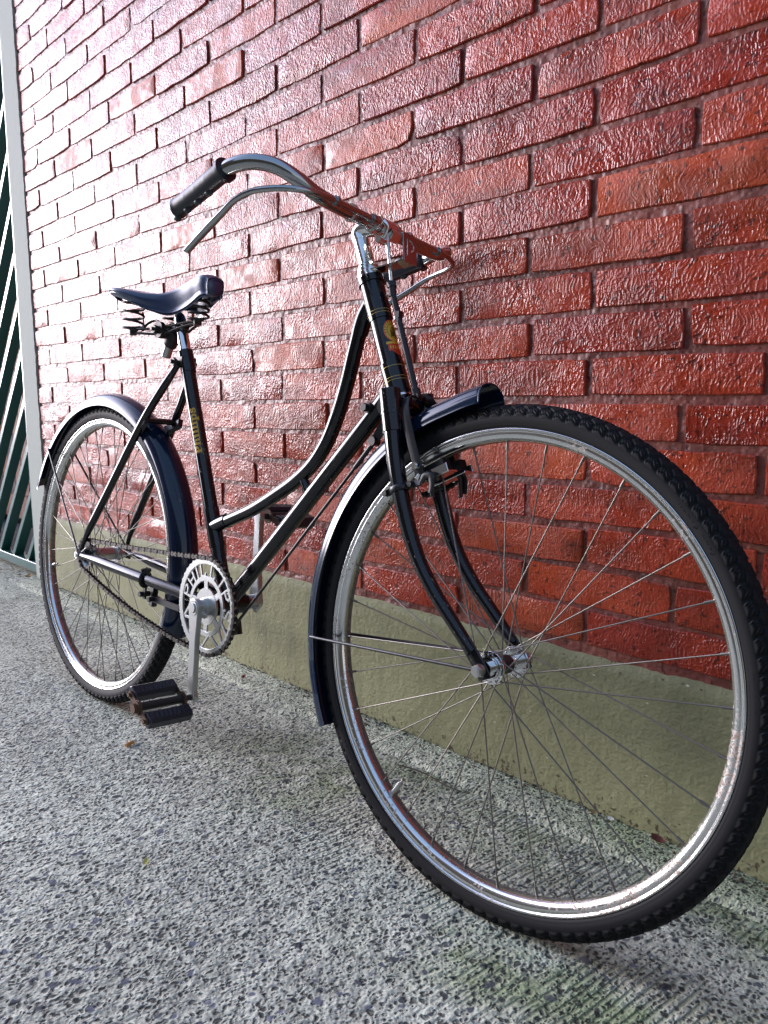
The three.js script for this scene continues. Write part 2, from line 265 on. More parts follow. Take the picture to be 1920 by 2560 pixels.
// ---------------------------------------------------------------- brick wall
const wall = tag(new THREE.Group(), 'long wall of red painted bricks above an olive rendered base', 'wall'); wall.name = 'brick_wall'; scene.add(wall);
const XL = -1.812, Y0 = 0.297, CP = 0.0705;
{
  const even = [-1.677, -1.386, -1.1, -0.802, -0.52, -0.241, 0.044, 0.321, 0.601, 0.885, 1.168, 1.45, 1.733, 2.016, 2.3, 2.585];
  const odd = [-1.526, -1.226, -0.935, -0.65, -0.366, -0.078, 0.202, 0.478, 0.761, 1.043, 1.327, 1.61, 1.893, 2.176, 2.46, 2.745];
  const list = [];
  for (let k = 0; k < 48; k++) {
    const js = [XL - 0.004, ...(k % 2 ? odd : even).map(x => x + rr(-0.005, 0.005))];
    for (let i = 0; i + 1 < js.length; i++) list.push([js[i] + (i ? 0.0052 : 0), js[i + 1] - 0.0052, k]);
  }
  const brickGeo = ([x0, x1, k]) => {
    const y0 = Y0 + CP * k + rr(-0.0022, 0.0022), h = 0.0600 + rr(-0.003, 0.0025), cx = (x0 + x1) / 2, cy = y0 + h / 2, w = (x1 - x0) / 2, hh = h / 2;
    const out = 0.0034 + rr(-0.0016, 0.0022), nxs = Math.max(2, Math.round(w * 2 / 0.045)), ring = [];
    for (let i = 0; i < nxs; i++) ring.push([-w + 2 * w * i / nxs, -hh]); for (let i = 0; i < 2; i++) ring.push([w, -hh + hh * i]);
    for (let i = 0; i < nxs; i++) ring.push([w - 2 * w * i / nxs, hh]); for (let i = 0; i < 2; i++) ring.push([-w, hh - hh * i]);
    const n = ring.length, pos = [], uv = [], idx = [], ox = rr(0, 10), oy = rr(0, 10), tl = rr(-0.011, 0.011);
    const jit = ring.map(([a, b]) => { const corner = Math.abs(Math.abs(a) - w) < 1e-6 && Math.abs(Math.abs(b) - hh) < 1e-6; const s = corner ? rr(0.0005, rnd() < 0.10 ? 0.009 : 0.0025) : rr(-0.0018, 0.0016); return [a - Math.sign(a) * (Math.abs(a) > w - 1e-6 ? s : 0), b - Math.sign(b) * (Math.abs(b) > hh - 1e-6 ? s * 0.8 : 0)]; });
    const add = (a, b, z) => { const x = cx + a, y = cy + b + a * tl; pos.push(x, y, z); uv.push((x + ox) / 0.9, (y + oy) / 0.9); };
    for (const [a, b] of jit) add(a * 1.004, b * 1.02, -0.02);
    for (const [a, b] of jit) add(a, b, out - 0.0014 + rr(-0.0005, 0.0005));
    for (const [a, b] of jit) add(a - Math.sign(a) * (Math.abs(a) > w - 0.012 ? 0.0016 : 0), b - Math.sign(b) * 0.0015, out + rr(-0.0004, 0.0006));
    const bulge = rr(-0.001, 0.0015), inner = []; for (let i = 1; i < nxs; i++) { inner.push(pos.length / 3); add(-w + 2 * w * i / nxs, 0, out + bulge + rr(-0.0006, 0.0006)); }
    for (let r = 0; r < 2; r++) for (let i = 0; i < n; i++) { const a = r * n + i, b = r * n + (i + 1) % n; idx.push(a, b, a + n, b, b + n, a + n); }
    const R = 2 * n, I = i => R + ((i % n) + n) % n, m = nxs;
    // face: bottom row 0..m, right mid m+1, top m+2..2m+2, left mid last
    for (let i = 0; i < m; i++) { const a = inner[clamp(i - 1, 0, m - 2)], b = inner[clamp(i, 0, m - 2)]; idx.push(I(i), I(i + 1), b); if (a !== b) idx.push(I(i), b, a); const t0 = m + 2 + i, ra = inner[clamp(m - 1 - i, 0, m - 2)], rb = inner[clamp(m - 2 - i, 0, m - 2)]; idx.push(I(t0), I(t0 + 1), rb); if (ra !== rb) idx.push(I(t0), rb, ra); }
    idx.push(I(m), I(m + 1), inner[m - 2], I(m + 1), I(m + 2), inner[m - 2], I(2 * m + 2), I(2 * m + 3), inner[0], I(2 * m + 3), I(0), inner[0]);
    let g = new THREE.BufferGeometry(); g.setAttribute('position', new THREE.Float32BufferAttribute(pos, 3)); g.setAttribute('uv', new THREE.Float32BufferAttribute(uv, 2)); g.setIndex(idx); return toCreasedNormals(g, 0.5);
  };
  const P = V(0, 0, 0), seen = [], rest = [];
  camera.aspect = 0.75; camera.updateProjectionMatrix();
  for (const b of list) { const y = Y0 + CP * (b[2] + 0.4); let v = false; for (const x of [b[0], (b[0] + b[1]) / 2, b[1]]) { P.set(x, y, 0).applyMatrix4(camera.matrixWorldInverse); if (P.z < -0.1) { P.applyMatrix4(camera.projectionMatrix); if (Math.abs(P.x) < 1.06 && Math.abs(P.y) < 1.04) v = true; } } (v ? seen : rest).push(b); }
  while (seen.length > 299) rest.push(seen.pop());
  const pick = [0, 1, 2, 3, 6, 0, 5, 6, 4, 0];
  for (const b of seen) mesh(numbered('brick'), brickGeo(b), M.bricks[pick[Math.floor(rnd() * 10)]], wall);
  if (rest.length) { const r = mesh('brick_courses', merge(rest.map(brickGeo)), M.bricks[0], wall); r.userData.kind = 'stuff'; }
  // mortar: a rough sheet with thickness just behind the brick faces
  const yt = Y0 + CP * 48, g = new THREE.PlaneGeometry(4.6, yt - 0.28, 460, 330), p = g.attributes.position, u = g.attributes.uv;
  for (let i = 0; i < p.count; i++) { const x = p.getX(i) + XL + 2.29, y = p.getY(i) + (yt + 0.28) / 2; p.setXYZ(i, x, y, -0.0002 + 0.0022 * nz(x * 60, y * 60, 1) + 0.0022 * nz(x * 13, y * 13, 5)); u.setXY(i, x / 0.7, y / 0.7); } g.computeVertexNormals();
  mesh('mortar', g, M.mortar, wall);
  const core = mesh('wall_core', box(4.6, yt + 0.1, 0.3, T(XL + 2.29, (yt + 0.1) / 2 - 0.1, -0.165), 0.002), M.mortar, wall);
  // olive rendered base: uneven lower and upper edge, specks of dirt and moss splashed up from the ground
  const PW = 2048, PHh = 256;
  const pm = tex(PW, PHh, (i, j, o) => { const x = i / PW * 4.4, y = j / PHh * 0.3; const n = fbm(x * 3, y * 6, 4) * 0.25, f = hash(i, j, 301) - 0.5, drip = smooth(0.1, 0.35, nz(x * 16, y * 1.2, 3)) * 0.1;
    const st = smooth(0.05, 0.4, fbm(x * 2.2 + 5, y * 5, 4)) * 0.22; let l = 0.255 * (1 + n + f * 0.16 - drip - st); let r = l * 1.0, g2 = l * 0.985, b = l * 0.50;
    const spk = vn(x * 150, y * 150, 1 << 20, 302) * 0.6 + vn(x * 420, y * 300, 1 << 20, 303) * 0.4, lim = 0.60 + 0.30 * smooth(0.0, 0.10, y + 0.02 * nz(x * 7, 0, 9)) - 0.12 * smooth(0.27, 0.29, y + 0.008 * nz(x * 20, 1, 2)); const k = smooth(lim, lim + 0.10, spk);
    r += (0.07 - r) * k; g2 += (0.05 - g2) * k; b += (0.025 - b) * k;
    const dirt = smooth(0.55, 0.75, vn(x * 40, y * 60, 1 << 20, 305) * 0.5 + 0.5 * (1 - y / 0.045)) * 0.7; r += (0.13 - r) * dirt; g2 += (0.10 - g2) * dirt; b += (0.05 - b) * dirt;
    const chip = hash(i >> 1, j >> 1, 304) > 0.9992 ? 1 : 0; r += (0.55 - r) * chip; g2 += (0.52 - g2) * chip; b += (0.38 - b) * chip; o[0] = srgb(r); o[1] = srgb(g2); o[2] = srgb(b); }, true);
  const pg = new THREE.PlaneGeometry(4.4, 0.3, 440, 24), pp = pg.attributes.position;
  for (let i = 0; i < pp.count; i++) { const x = pp.getX(i) + XL + 2.19, f = (pp.getY(i) + 0.15) / 0.3; const top = 0.2855 + 0.003 * nz(x * 25, 3, 0) + 0.003 * nz(x * 6, 8, 0); const y = -0.01 + f * (top + 0.01); let z = 0.0075 + 0.0012 * nz(x * 9, y * 9, 4) + 0.0008 * nz(x * 40, y * 40, 2); if (f > 0.999) z = -0.004; else if (f > 0.955) z -= 0.0012; pp.setXYZ(i, x, y, z); } pg.computeVertexNormals();
  const pb = plasterBump.clone(); pb.repeat.set(9, 0.7); pb.needsUpdate = true;
  mesh('plinth', pg, std({ map: pm, bumpMap: pb, bumpScale: 0.0015, roughness: 0.8 }), wall);
  // pale painted band at the end of the wall, its right edge wavering over the bricks
  const bs = new THREE.Shape(), top = 3.6; bs.moveTo(-1.952, -0.02); bs.lineTo(-1.812, -0.02);
  for (let y = 0; y <= top; y += 0.012) bs.lineTo(-1.812 + 0.006 * nz(y * 14, 5, 0) + 0.005 * nz(y * 45, 9, 0), y); bs.lineTo(-1.952, top); bs.closePath();
  const bg = new THREE.ExtrudeGeometry(bs, { depth: 0.14, bevelEnabled: false }); bg.translate(0, 0, -0.131); mesh('painted_band', bg, M.band, wall);
}
// ---------------------------------------------------------------- gate and what stands behind it
{
  const gate = tag(new THREE.Group(), 'green metal gate of slanting bars left of the brick wall', 'gate'); gate.name = 'metal_gate'; gate.position.set(-1.955, 0, 0); scene.add(gate);
  const beam = (a, b, w = 0.022, d = 0.045) => { const dx = b[0] - a[0], dy = b[1] - a[1], l = Math.hypot(dx, dy); return box(l, w, d, mul(T((a[0] + b[0]) / 2, (a[1] + b[1]) / 2, -0.02), RZ(Math.atan2(dy, dx))), 0.0015); };
  mesh('bottom_rail', beam([-1.5, 0.047], [-0.002, 0.047], 0.036, 0.05), M.gate, gate);
  mesh('end_stile', beam([-0.009, 0.066], [-0.009, 3.2], 0.014, 0.05), M.gate, gate);
  mesh('top_rail', beam([-1.5, 3.22], [-0.002, 3.22], 0.036, 0.05), M.gate, gate);
  for (let k = 0; k < 22; k++) {
    let x1 = -0.017, y1 = 0.18 + 0.1885 * k, dx = 0.905, x0 = x1 - (y1 - 0.066) / 1.105, y0 = 0.066;
    if (x0 < -1.5) { x0 = -1.5; y0 = y1 - (x1 - x0) * 1.105; } if (y1 > 3.2) { x1 -= (y1 - 3.2) / 1.105; y1 = 3.2; } if (y0 > 3.1) continue;
    mesh(numbered('slanting_bar'), beam([x0, y0], [x1, y1], 0.024, 0.04), M.gate, gate);
  }
  const wood = tex(256, 512, (i, j, o) => { const x = i / 256, y = j / 512, g = vn(x * 60, y * 4, 1 << 20, 401) * 0.6 + vn(x * 160, y * 12, 1 << 20, 402) * 0.4, l = 0.5 + 0.7 * g; o[0] = srgb(l * 0.34); o[1] = srgb(l * 0.115); o[2] = srgb(l * 0.055); }, true);
  const mw = phys({ map: wood, roughness: 0.5 });
  const door = tag(new THREE.Group(), 'brown plank door in the shade behind the slanting gate bars', 'door'); door.name = 'plank_door'; door.position.set(-1.955, 0, -0.3); scene.add(door);
  const tints = [lin(1, 1, 1), lin(0.3, 0.35, 0.6), lin(1.5, 1.4, 1.3), lin(0.4, 0.4, 0.5), lin(0.9, 0.8, 0.8)];
  for (let k = 0; k < 16; k++) { const m = mw.clone(); m.color = tints[k % 5]; mesh(numbered('plank'), box(0.088, 3.0, 0.03, T(-0.05 - k * 0.095, 1.62, 0)), m, door); }
  mesh('door_rail', box(1.55, 0.10, 0.02, T(-0.75, 0.2, 0.026)), mw, door);
  struct(mesh('doorstep', box(1.6, 0.07, 0.3, T(-2.76, 0.03, -0.19)), M.mortar === 0 ? M.mortar : std({ color: lin(0.28, 0.27, 0.26), roughness: 0.9, bumpMap: plasterBump, bumpScale: 0.003 })));
  const side = struct(mesh('doorway_wall', merge([box(1.7, 3.8, 0.1, T(-2.8, 1.88, -0.42)), box(0.06, 3.8, 0.33, T(-3.6, 1.88, -0.2)), box(1.7, 0.1, 0.5, T(-2.8, 3.72, -0.2))]), std({ color: lin(0.05, 0.04, 0.045), roughness: 0.9 })));
}
// ---------------------------------------------------------------- unseen wall and house, added behind the camera to shape what gloss mirrors
{
  const gw = tag(new THREE.Group(), 'unseen long brown wall with a coping, added to darken what the bricks mirror', 'wall'); gw.name = 'added_wall'; gw.position.set(4, 0, 6); scene.add(gw);
  const cm = std({ color: lin(0.20, 0.15, 0.09), roughness: 0.85 });
  mesh('wall_body', box(12, 3.3, 0.25, T(0, 1.65, 0)), cm, gw); mesh('coping', box(12.1, 0.08, 0.36, T(0, 3.341, 0)), std({ color: lin(0.3, 0.29, 0.27), roughness: 0.9 }), gw);
  const h = tag(new THREE.Group(), 'unseen two storey ochre house, added to darken what the bricks mirror', 'house'); h.name = 'added_house'; h.position.set(-4.2, 0, 9); scene.add(h);
  mesh('house_wall', box(4.6, 6.4, 6, T(0, 3.2, 0)), std({ color: lin(0.22, 0.15, 0.085), roughness: 0.85 }), h);
  const roof = new THREE.CylinderGeometry(0.001, 3.6, 1.6, 4); roof.rotateY(Math.PI / 4); roof.scale(1, 1, 1.3); roof.translate(0, 7.2, 0); mesh('roof', roof, std({ color: lin(0.12, 0.05, 0.035), roughness: 0.8 }), h);
  for (const x of [-1.2, 1.1]) for (const y of [1.6, 4.4]) { const f = mesh(numbered('window'), box(1.0, 1.4, 0.08, T(x, y, -3.02)), std({ color: lin(0.6, 0.6, 0.58), roughness: 0.6 }), h); mesh(numbered('pane'), box(0.84, 1.22, 0.02, T(x, y, -3.065)), phys({ color: lin(0.02, 0.025, 0.03), roughness: 0.08 }), f); }
}
// ---------------------------------------------------------------- bicycle (x forward, y up, z to its right; axle height TY)
const font = await new FontLoader().loadAsync('fonts/droid/droid_sans_bold.typeface.json');
const TY = 0.356, WB = 1.178, OFF = T(0, TY, 0);
const bike = tag(new THREE.Group(), 'black vintage step-through bicycle leaning against the red brick wall', 'bicycle'); bike.name = 'bicycle'; scene.add(bike);
{
  const th = 0.029667, ln = 0.097873, f = V(Math.cos(th), 0, -Math.sin(th)), r = V(Math.sin(th), 0, Math.cos(th));
  const u = V(0, Math.cos(ln), 0).addScaledVector(r, -Math.sin(ln)), n = r.clone().multiplyScalar(Math.cos(ln)).add(V(0, Math.sin(ln), 0));
  bike.applyMatrix4(new THREE.Matrix4().makeBasis(f, u, n).setPosition(-0.50264, 0, 0.38946));
}
const HA = 66.8 * Math.PI / 180, AX = V(-Math.cos(HA), Math.sin(HA), 0), A0 = V(0.9541, 0.3621, 0);
const turn = a => mul(T(A0.x, A0.y, 0), new THREE.Matrix4().makeRotationAxis(AX, a), T(-A0.x, -A0.y, 0));
const STEER = mul(OFF, turn(0.0258)), BARS = mul(OFF, turn(0.10));
const part = (name, geo, mat, parent = bike, m = OFF) => mesh(name, geo, mat, parent, m);
const sub = (name, geo, mat, parent) => mesh(name, geo, mat, parent);
const axis = y => [A0.x - (y - A0.y) * Math.cos(HA) / Math.sin(HA), y, 0];

// --- tubes of the frame
const seatT = y => [0.520 - (y + 0.032) * 0.3875, y, 0];
const tubeUp = [0, 0, 1];
const seatTube = part('seat_tube', merge([rod(seatT(-0.03), seatT(0.4684), 0.0143, 20), rod(seatT(0.424), seatT(0.4684), 0.0158, 20), rod(seatT(0.075), seatT(0.15), 0.0156, 20), rod(seatT(0.36), seatT(0.363), 0.0145, 20)]), M.black);
part('top_tube', merge([sweep([[0.872, 0.507, 0], [0.861, 0.4965, 0], [0.845, 0.448, 0], [0.8316, 0.3976, 0], [0.8145, 0.347, 0], [0.7903, 0.297, 0], [0.7578, 0.257, 0], [0.7137, 0.2245, 0], [0.6636, 0.197, 0], [0.594, 0.163, 0], [0.5363, 0.1411, 0], [0.4929, 0.1257, 0], [0.458, 0.114, 0]], 0.0128, { seg: 60, radial: 18 }), sweep([[0.878, 0.52, 0], [0.862, 0.497, 0], [0.852, 0.47, 0]], 0.0143, { seg: 8, radial: 18 }), rod([0.458, 0.114, 0], [0.51, 0.1325, 0], 0.0143, 18)]), M.black);
part('down_tube', merge([rod([0.949, 0.389, 0], [0.523, -0.03, 0], 0.0148, 20), rod([0.949, 0.389, 0], [0.912, 0.3526, 0], 0.0166, 20)]), M.black);
const headTube = part('head_tube', merge([rod(axis(0.3715), axis(0.552), 0.0178, 24), rod(axis(0.487), axis(0.552), 0.0194, 24), rod(axis(0.3715), axis(0.418), 0.0194, 24), rod(axis(0.3675), axis(0.3745), 0.021, 24), rod(axis(0.546), axis(0.556), 0.0215, 24)]), M.black);
for (const y of [0.494, 0.4985, 0.41, 0.3935, 0.389]) sub(numbered('pinstripe'), rod(V(...axis(y)), V(...axis(y + 0.0006)), 0.01952, 24), M.gold, headTube);
part('bottom_bracket', merge([cylZ(0.021, -0.036, 0.036, 0.52, -0.032), cylZ(0.018, -0.042, 0.042, 0.52, -0.032)]), M.black);
for (const s of [1, -1]) {
  part(numbered('chain_stay'), merge([sweep([[-0.002, 0.0, 0.058 * s], [0.03, 0.0, 0.058 * s], [0.1, -0.004, 0.057 * s], [0.3, -0.016, 0.046 * s], [0.43, -0.026, 0.033 * s], [0.52, -0.032, 0.024 * s]], f => [0.0068 + 0.0052 * smooth(0.04, 0.2, f), 0.0105], { seg: 30, radial: 16 }), box(0.04, 0.026, 0.005, T(0, 0, 0.0565 * s))]), M.black);
  part(numbered('seat_stay'), merge([sweep([[0.0, 0.012, 0.058 * s], [0.014, 0.04, 0.056 * s], [0.10, 0.152, 0.049 * s], [0.24, 0.332, 0.036 * s], [0.33, 0.440, 0.018 * s]], f => 0.0052 + 0.0035 * smooth(0.03, 0.16, f) - 0.002 * smooth(0.88, 1, f), { seg: 30, radial: 14 })]), M.black);
}
part('seat_clamp_bolt', merge([cylZ(0.0045, -0.026, 0.036, 0.327, 0.444, 12), nutAlongZ(0.0085, 0.007, T(0.327, 0.444, 0.026)), box(0.022, 0.02, 0.034, T(0.331, 0.446, 0))]), M.darkSteel);
part('stay_bridge', rod([0.235, 0.322, -0.036], [0.235, 0.322, 0.036], 0.0065), M.black);
part('frame_strut', rod([0.728, 0.235, 0], [0.752, 0.196, 0], 0.0085), M.black);
part('bracket_bolt', merge([cylZ(0.0085, 0.012, 0.02, 0.9, 0.35, 16), nutAlongZ(0.0065, 0.008, T(0.9, 0.35, 0.024))]), M.darkSteel);
// gold lettering down the seat tube and the emblem on the head tube: thin printed shells lying on the tubes
function canvasTex(w, h, draw) { const c = document.createElement('canvas'); c.width = w; c.height = h; draw(c.getContext('2d'), w, h); const t = new THREE.CanvasTexture(c); t.colorSpace = THREE.SRGBColorSpace; return t; }
function shellOn(a, b, r, ang0, ang1) { // patch of a cylinder from a to b; angle 0 = forward, 90 = right
  const ax = b.clone().sub(a), L = ax.length(); ax.normalize(); const R = V(0, 0, 1), F = R.clone().cross(ax).multiplyScalar(-1).normalize(); const pos = [], uv = [], idx = [], n = 16;
  if (F.x < 0) F.negate();
  for (let j = 0; j <= 1; j++) for (let i = 0; i <= n; i++) { const t = (ang0 + (ang1 - ang0) * i / n) * Math.PI / 180, p = a.clone().addScaledVector(ax, L * j).addScaledVector(F, r * Math.cos(t)).addScaledVector(R, r * Math.sin(t)); pos.push(p.x, p.y, p.z); uv.push(i / n, j); }
  for (let i = 0; i < n; i++) idx.push(i, i + 1, i + n + 1, i + 1, i + n + 2, i + n + 1);
  const g = new THREE.BufferGeometry(); g.setAttribute('position', new THREE.Float32BufferAttribute(pos, 3)); g.setAttribute('uv', new THREE.Float32BufferAttribute(uv, 2)); g.setIndex(idx); g.computeVertexNormals(); return g;
}
{
  const t = canvasTex(160, 512, (c, w, h) => { c.clearRect(0, 0, w, h); c.translate(w / 2, h / 2); c.rotate(-Math.PI / 2); c.fillStyle = '#c9a23a'; c.textAlign = 'center'; c.textBaseline = 'middle'; c.font = 'bold 122px serif'; c.fillText('Phillips', 0, 0); c.lineWidth = 4; c.strokeStyle = '#c9a23a'; c.strokeText('Phillips', 0, 0); c.lineWidth = 5; c.beginPath(); c.arc(-190, 6, 34, 0.4, 5.2); c.stroke(); });
  sub('lettering', shellOn(V(...seatT(0.252)), V(...seatT(0.352)), 0.01455, 108, 8), std({ map: t, transparent: true, alphaTest: 0.3, roughness: 0.45 }), seatTube);
  const e = canvasTex(256, 320, (c, w, h) => {
    c.clearRect(0, 0, w, h); c.fillStyle = '#d8501e'; c.beginPath(); c.ellipse(128, 100, 96, 96, 0, 0, 7); c.fill(); c.fillStyle = '#d9b13a'; c.beginPath(); c.ellipse(128, 100, 86, 86, 0, 0, 7); c.fill();
    c.strokeStyle = '#3a3210'; c.lineWidth = 5; c.beginPath(); c.ellipse(128, 100, 60, 60, 0, 0, 7); c.stroke(); c.fillStyle = '#4a4418'; c.beginPath(); c.ellipse(132, 104, 34, 44, 0.3, 0, 7); c.fill(); c.fillRect(96, 120, 74, 28); c.fillStyle = '#8c7a22'; c.beginPath(); c.ellipse(120, 88, 14, 20, 0.2, 0, 7); c.fill();
    c.fillStyle = '#3a3210'; for (let i = 0; i < 12; i++) { c.save(); c.translate(128, 100); c.rotate(-1.7 + i * 0.31); c.fillRect(-4, -84, 7, 14); c.restore(); }
    c.fillStyle = '#d9b13a'; c.fillRect(30, 188, 196, 22); c.fillStyle = '#d2401c'; c.fillRect(40, 208, 176, 58); c.beginPath(); c.moveTo(70, 266); c.lineTo(220, 258); c.lineTo(206, 306); c.lineTo(120, 300); c.fill(); c.fillStyle = '#e0b040'; for (let i = 0; i < 6; i++) c.fillRect(56 + i * 26, 224, 14, 26); });
  sub('emblem', shellOn(V(...axis(0.4225)), V(...axis(0.4815)), 0.01795, 68, -68), std({ map: e, transparent: true, alphaTest: 0.4, roughness: 0.4 }), headTube);
}
// --- fork, headset, stem
const fk = (x, y, z) => [WB + x, y, z];
part('fork', merge([...[1, -1].flatMap(s => [
  sweep([fk(-0.2055, 0.345, 0.040 * s), fk(-0.188, 0.275, 0.0435 * s), fk(-0.170, 0.222, 0.0455 * s), fk(-0.1475, 0.170, 0.047 * s), fk(-0.1245, 0.130, 0.048 * s), fk(-0.095, 0.094, 0.049 * s), fk(-0.058, 0.058, 0.050 * s), fk(-0.018, 0.02, 0.050 * s)], f => [0.0142 - 0.0056 * f ** 1.3, 0.0136 - 0.0052 * f ** 1.3], { seg: 44, radial: 18, up: [0, 0, 1] }),
  sweep([fk(-0.032, 0.033, 0.050 * s), fk(-0.012, 0.012, 0.050 * s), fk(0.002, -0.004, 0.050 * s), fk(0.006, -0.012, 0.050 * s)], [0.003, 0.0105], { seg: 8, radial: 14, up: [0, 0, 1] }),
  rod(fk(-0.2125, 0.374, 0.039 * s), fk(-0.197, 0.312, 0.0415 * s), 0.0162, 20), rod(fk(-0.204, 0.341, 0.0402 * s), fk(-0.2027, 0.336, 0.0404 * s), 0.0170, 20)]),
  rod([axis(0.352)[0], 0.352, -0.04], [axis(0.352)[0], 0.352, 0.04], 0.0165, 20), rod(axis(0.352), axis(0.372), 0.0175, 20)]), M.black, bike, STEER);
part('crown_race', rod(axis(0.3645), axis(0.3685), 0.0205, 24), M.chrome, bike, STEER);
part('headset', merge([rod(axis(0.5565), axis(0.5645), 0.0203, 24), rod(axis(0.5645), axis(0.572), 0.0180, 24), rod(axis(0.572), axis(0.578), 0.0155, 8)]), M.chrome);
part('handlebar_stem', merge([rod(axis(0.57), axis(0.632), 0.0130, 22), sweep([axis(0.618), axis(0.632), [0.848, 0.6385, 0], [0.868, 0.6375, 0], [0.889, 0.6345, 0]], f => 0.0135 + 0.001 * Math.sin(f * 3), { seg: 16, radial: 20 }), cylZ(0.0150, -0.017, 0.017, 0.8885, 0.6335)]), M.chrome, bike, BARS);
const C = (u, v, w) => [0.8885 + v, 0.6335 + w, u];
const bars = part('handlebar', merge([
  sweep([C(-0.235, -0.135, 0.014), C(-0.238, -0.105, 0.0225), C(-0.236, -0.085, 0.028), C(-0.226, -0.058, 0.0315), C(-0.208, -0.03, 0.0275), C(-0.185, -0.010, 0.015), C(-0.155, -0.001, 0.003), C(-0.12, 0, 0), C(0, 0, 0), C(0.12, 0, 0), C(0.155, -0.001, 0.003), C(0.185, -0.010, 0.015), C(0.208, -0.03, 0.0275), C(0.226, -0.058, 0.0315), C(0.236, -0.085, 0.028), C(0.238, -0.105, 0.0225), C(0.235, -0.135, 0.014)], 0.0111, { seg: 120, radial: 18 })]), M.oldChrome, bike, BARS);
for (const s of [1, -1]) {
  const a = C(0.2375 * s, -0.103, 0.0232), b = C(0.227 * s, -0.225, -0.0105);
  sub(numbered('grip'), merge([sweep([a, C(0.236 * s, -0.125, 0.0173), C(0.232 * s, -0.165, 0.006), b], f => { const rib = Math.max(0, Math.sin((f * 4.6 + 0.1) * Math.PI * 2)) ** 3 * 0.0001; return 0.0146 + rib + 0.0012 * smooth(0.9, 0.97, f) - 0.005 * smooth(0.97, 1, f); }, { seg: 70, radial: 20 }), sweep([C(0.2378 * s, -0.0995, 0.0243), C(0.2373 * s, -0.105, 0.0226)], 0.0178, { straight: true, radial: 20 }),
    ...[0.3, 0.52, 0.74, 0.96].map(f => { const p = V(...a).lerp(V(...b), f); const g = new THREE.SphereGeometry(0.0062, 12, 8); g.scale(1.5, 1, 0.9); g.translate(p.x, p.y - 0.0135, p.z); return g; })]), M.grip, bars);
}
// rod-brake levers: a rod in front of the bar in two eyes, curving back under each grip
for (const s of [1, -1]) part(numbered('brake_lever'), merge([
  sweep([C(0.03 * s, 0.016, -0.002), C(0.10 * s, 0.0165, -0.002), C(0.165 * s, 0.014, -0.003), C(0.193 * s, 0.002, -0.005), C(0.212 * s, -0.024, -0.006), C(0.224 * s, -0.058, -0.009), C(0.228 * s, -0.088, -0.018), C(0.227 * s, -0.115, -0.032), C(0.224 * s, -0.155, -0.051), C(0.219 * s, -0.202, -0.073)], f => [0.0045 + 0.0007 * smooth(0.6, 0.9, f), 0.0045 + 0.0022 * smooth(0.6, 0.85, f)], { seg: 60, radial: 14 }),
  ...[0.045, 0.128].flatMap(u => [ringZ(0.0075, 0.0046, u * s - 0.003, u * s + 0.003, 20, C(0, 0.0165, 0)[0], C(0, 0, -0.002)[1])]), along(C(0.128 * s, 0.016, -0.002), C(0.128 * s, 0.004, 0.0), 0.006, 0.006)]), M.oldChrome, bike, BARS);
part('lever_clamp', merge([ringZ(0.0142, 0.0112, -0.030, -0.021, 24, ...C(0, 0, 0).slice(0, 2)), ringZ(0.0142, 0.0112, 0.021, 0.030, 24, ...C(0, 0, 0).slice(0, 2)), ringZ(0.0136, 0.0111, 0.075, 0.080, 24, ...C(0, 0, 0).slice(0, 2)), sweep([C(0.02, 0.016, 0.004), C(0.018, 0.022, -0.004), C(0.016, 0.018, -0.016), C(0.016, 0.012, -0.022)], [0.0035, 0.002], { seg: 14 }), cylZ(0.0062, 0.008, 0.024, C(0, 0.011, 0)[0], C(0, 0, -0.024)[1], 18), cylZ(0.0095, -0.014, 0.006, C(0, 0.016, 0)[0], C(0, 0, -0.012)[1], 18)]), M.chrome, bike, BARS);
{ // lamp bracket: strip from the headset bent up into a plate with a letter cut through it
  const s = new THREE.Shape(); s.moveTo(-0.016, -0.022); s.lineTo(0.016, -0.022); s.lineTo(0.016, 0.020); s.lineTo(0.013, 0.023); s.lineTo(-0.013, 0.023); s.lineTo(-0.016, 0.020); s.closePath();
  const h = new THREE.Path(); h.moveTo(-0.010, -0.012); h.lineTo(-0.0065, -0.012); h.lineTo(-0.0055, 0.014); h.lineTo(-0.0085, 0.014); h.closePath(); s.holes.push(h);
  const h2 = new THREE.Path(); h2.moveTo(-0.001, 0.015); h2.lineTo(0.005, 0.013); h2.lineTo(0.0105, 0.006); h2.lineTo(0.009, -0.002); h2.lineTo(0.002, -0.006); h2.lineTo(0.001, -0.003); h2.lineTo(0.006, 0.0); h2.lineTo(0.0075, 0.006); h2.lineTo(0.004, 0.010); h2.lineTo(-0.001, 0.012); h2.closePath(); s.holes.push(h2);
  const g = new THREE.ExtrudeGeometry(s, { depth: 0.002, bevelEnabled: true, bevelSize: 0.0004, bevelThickness: 0.0004, bevelSegments: 1 }); g.rotateY(Math.PI / 2); g.rotateZ(0.16); g.translate(0.945, 0.594, 0.002);
  part('lamp_bracket', merge([g, along([0.868, 0.565, 0.005], [0.931, 0.572, 0.004], 0.020, 0.0022), along([0.931, 0.572, 0.004], [0.949, 0.576, 0.003], 0.024, 0.0024)]), M.oldChrome, bike, BARS);
}
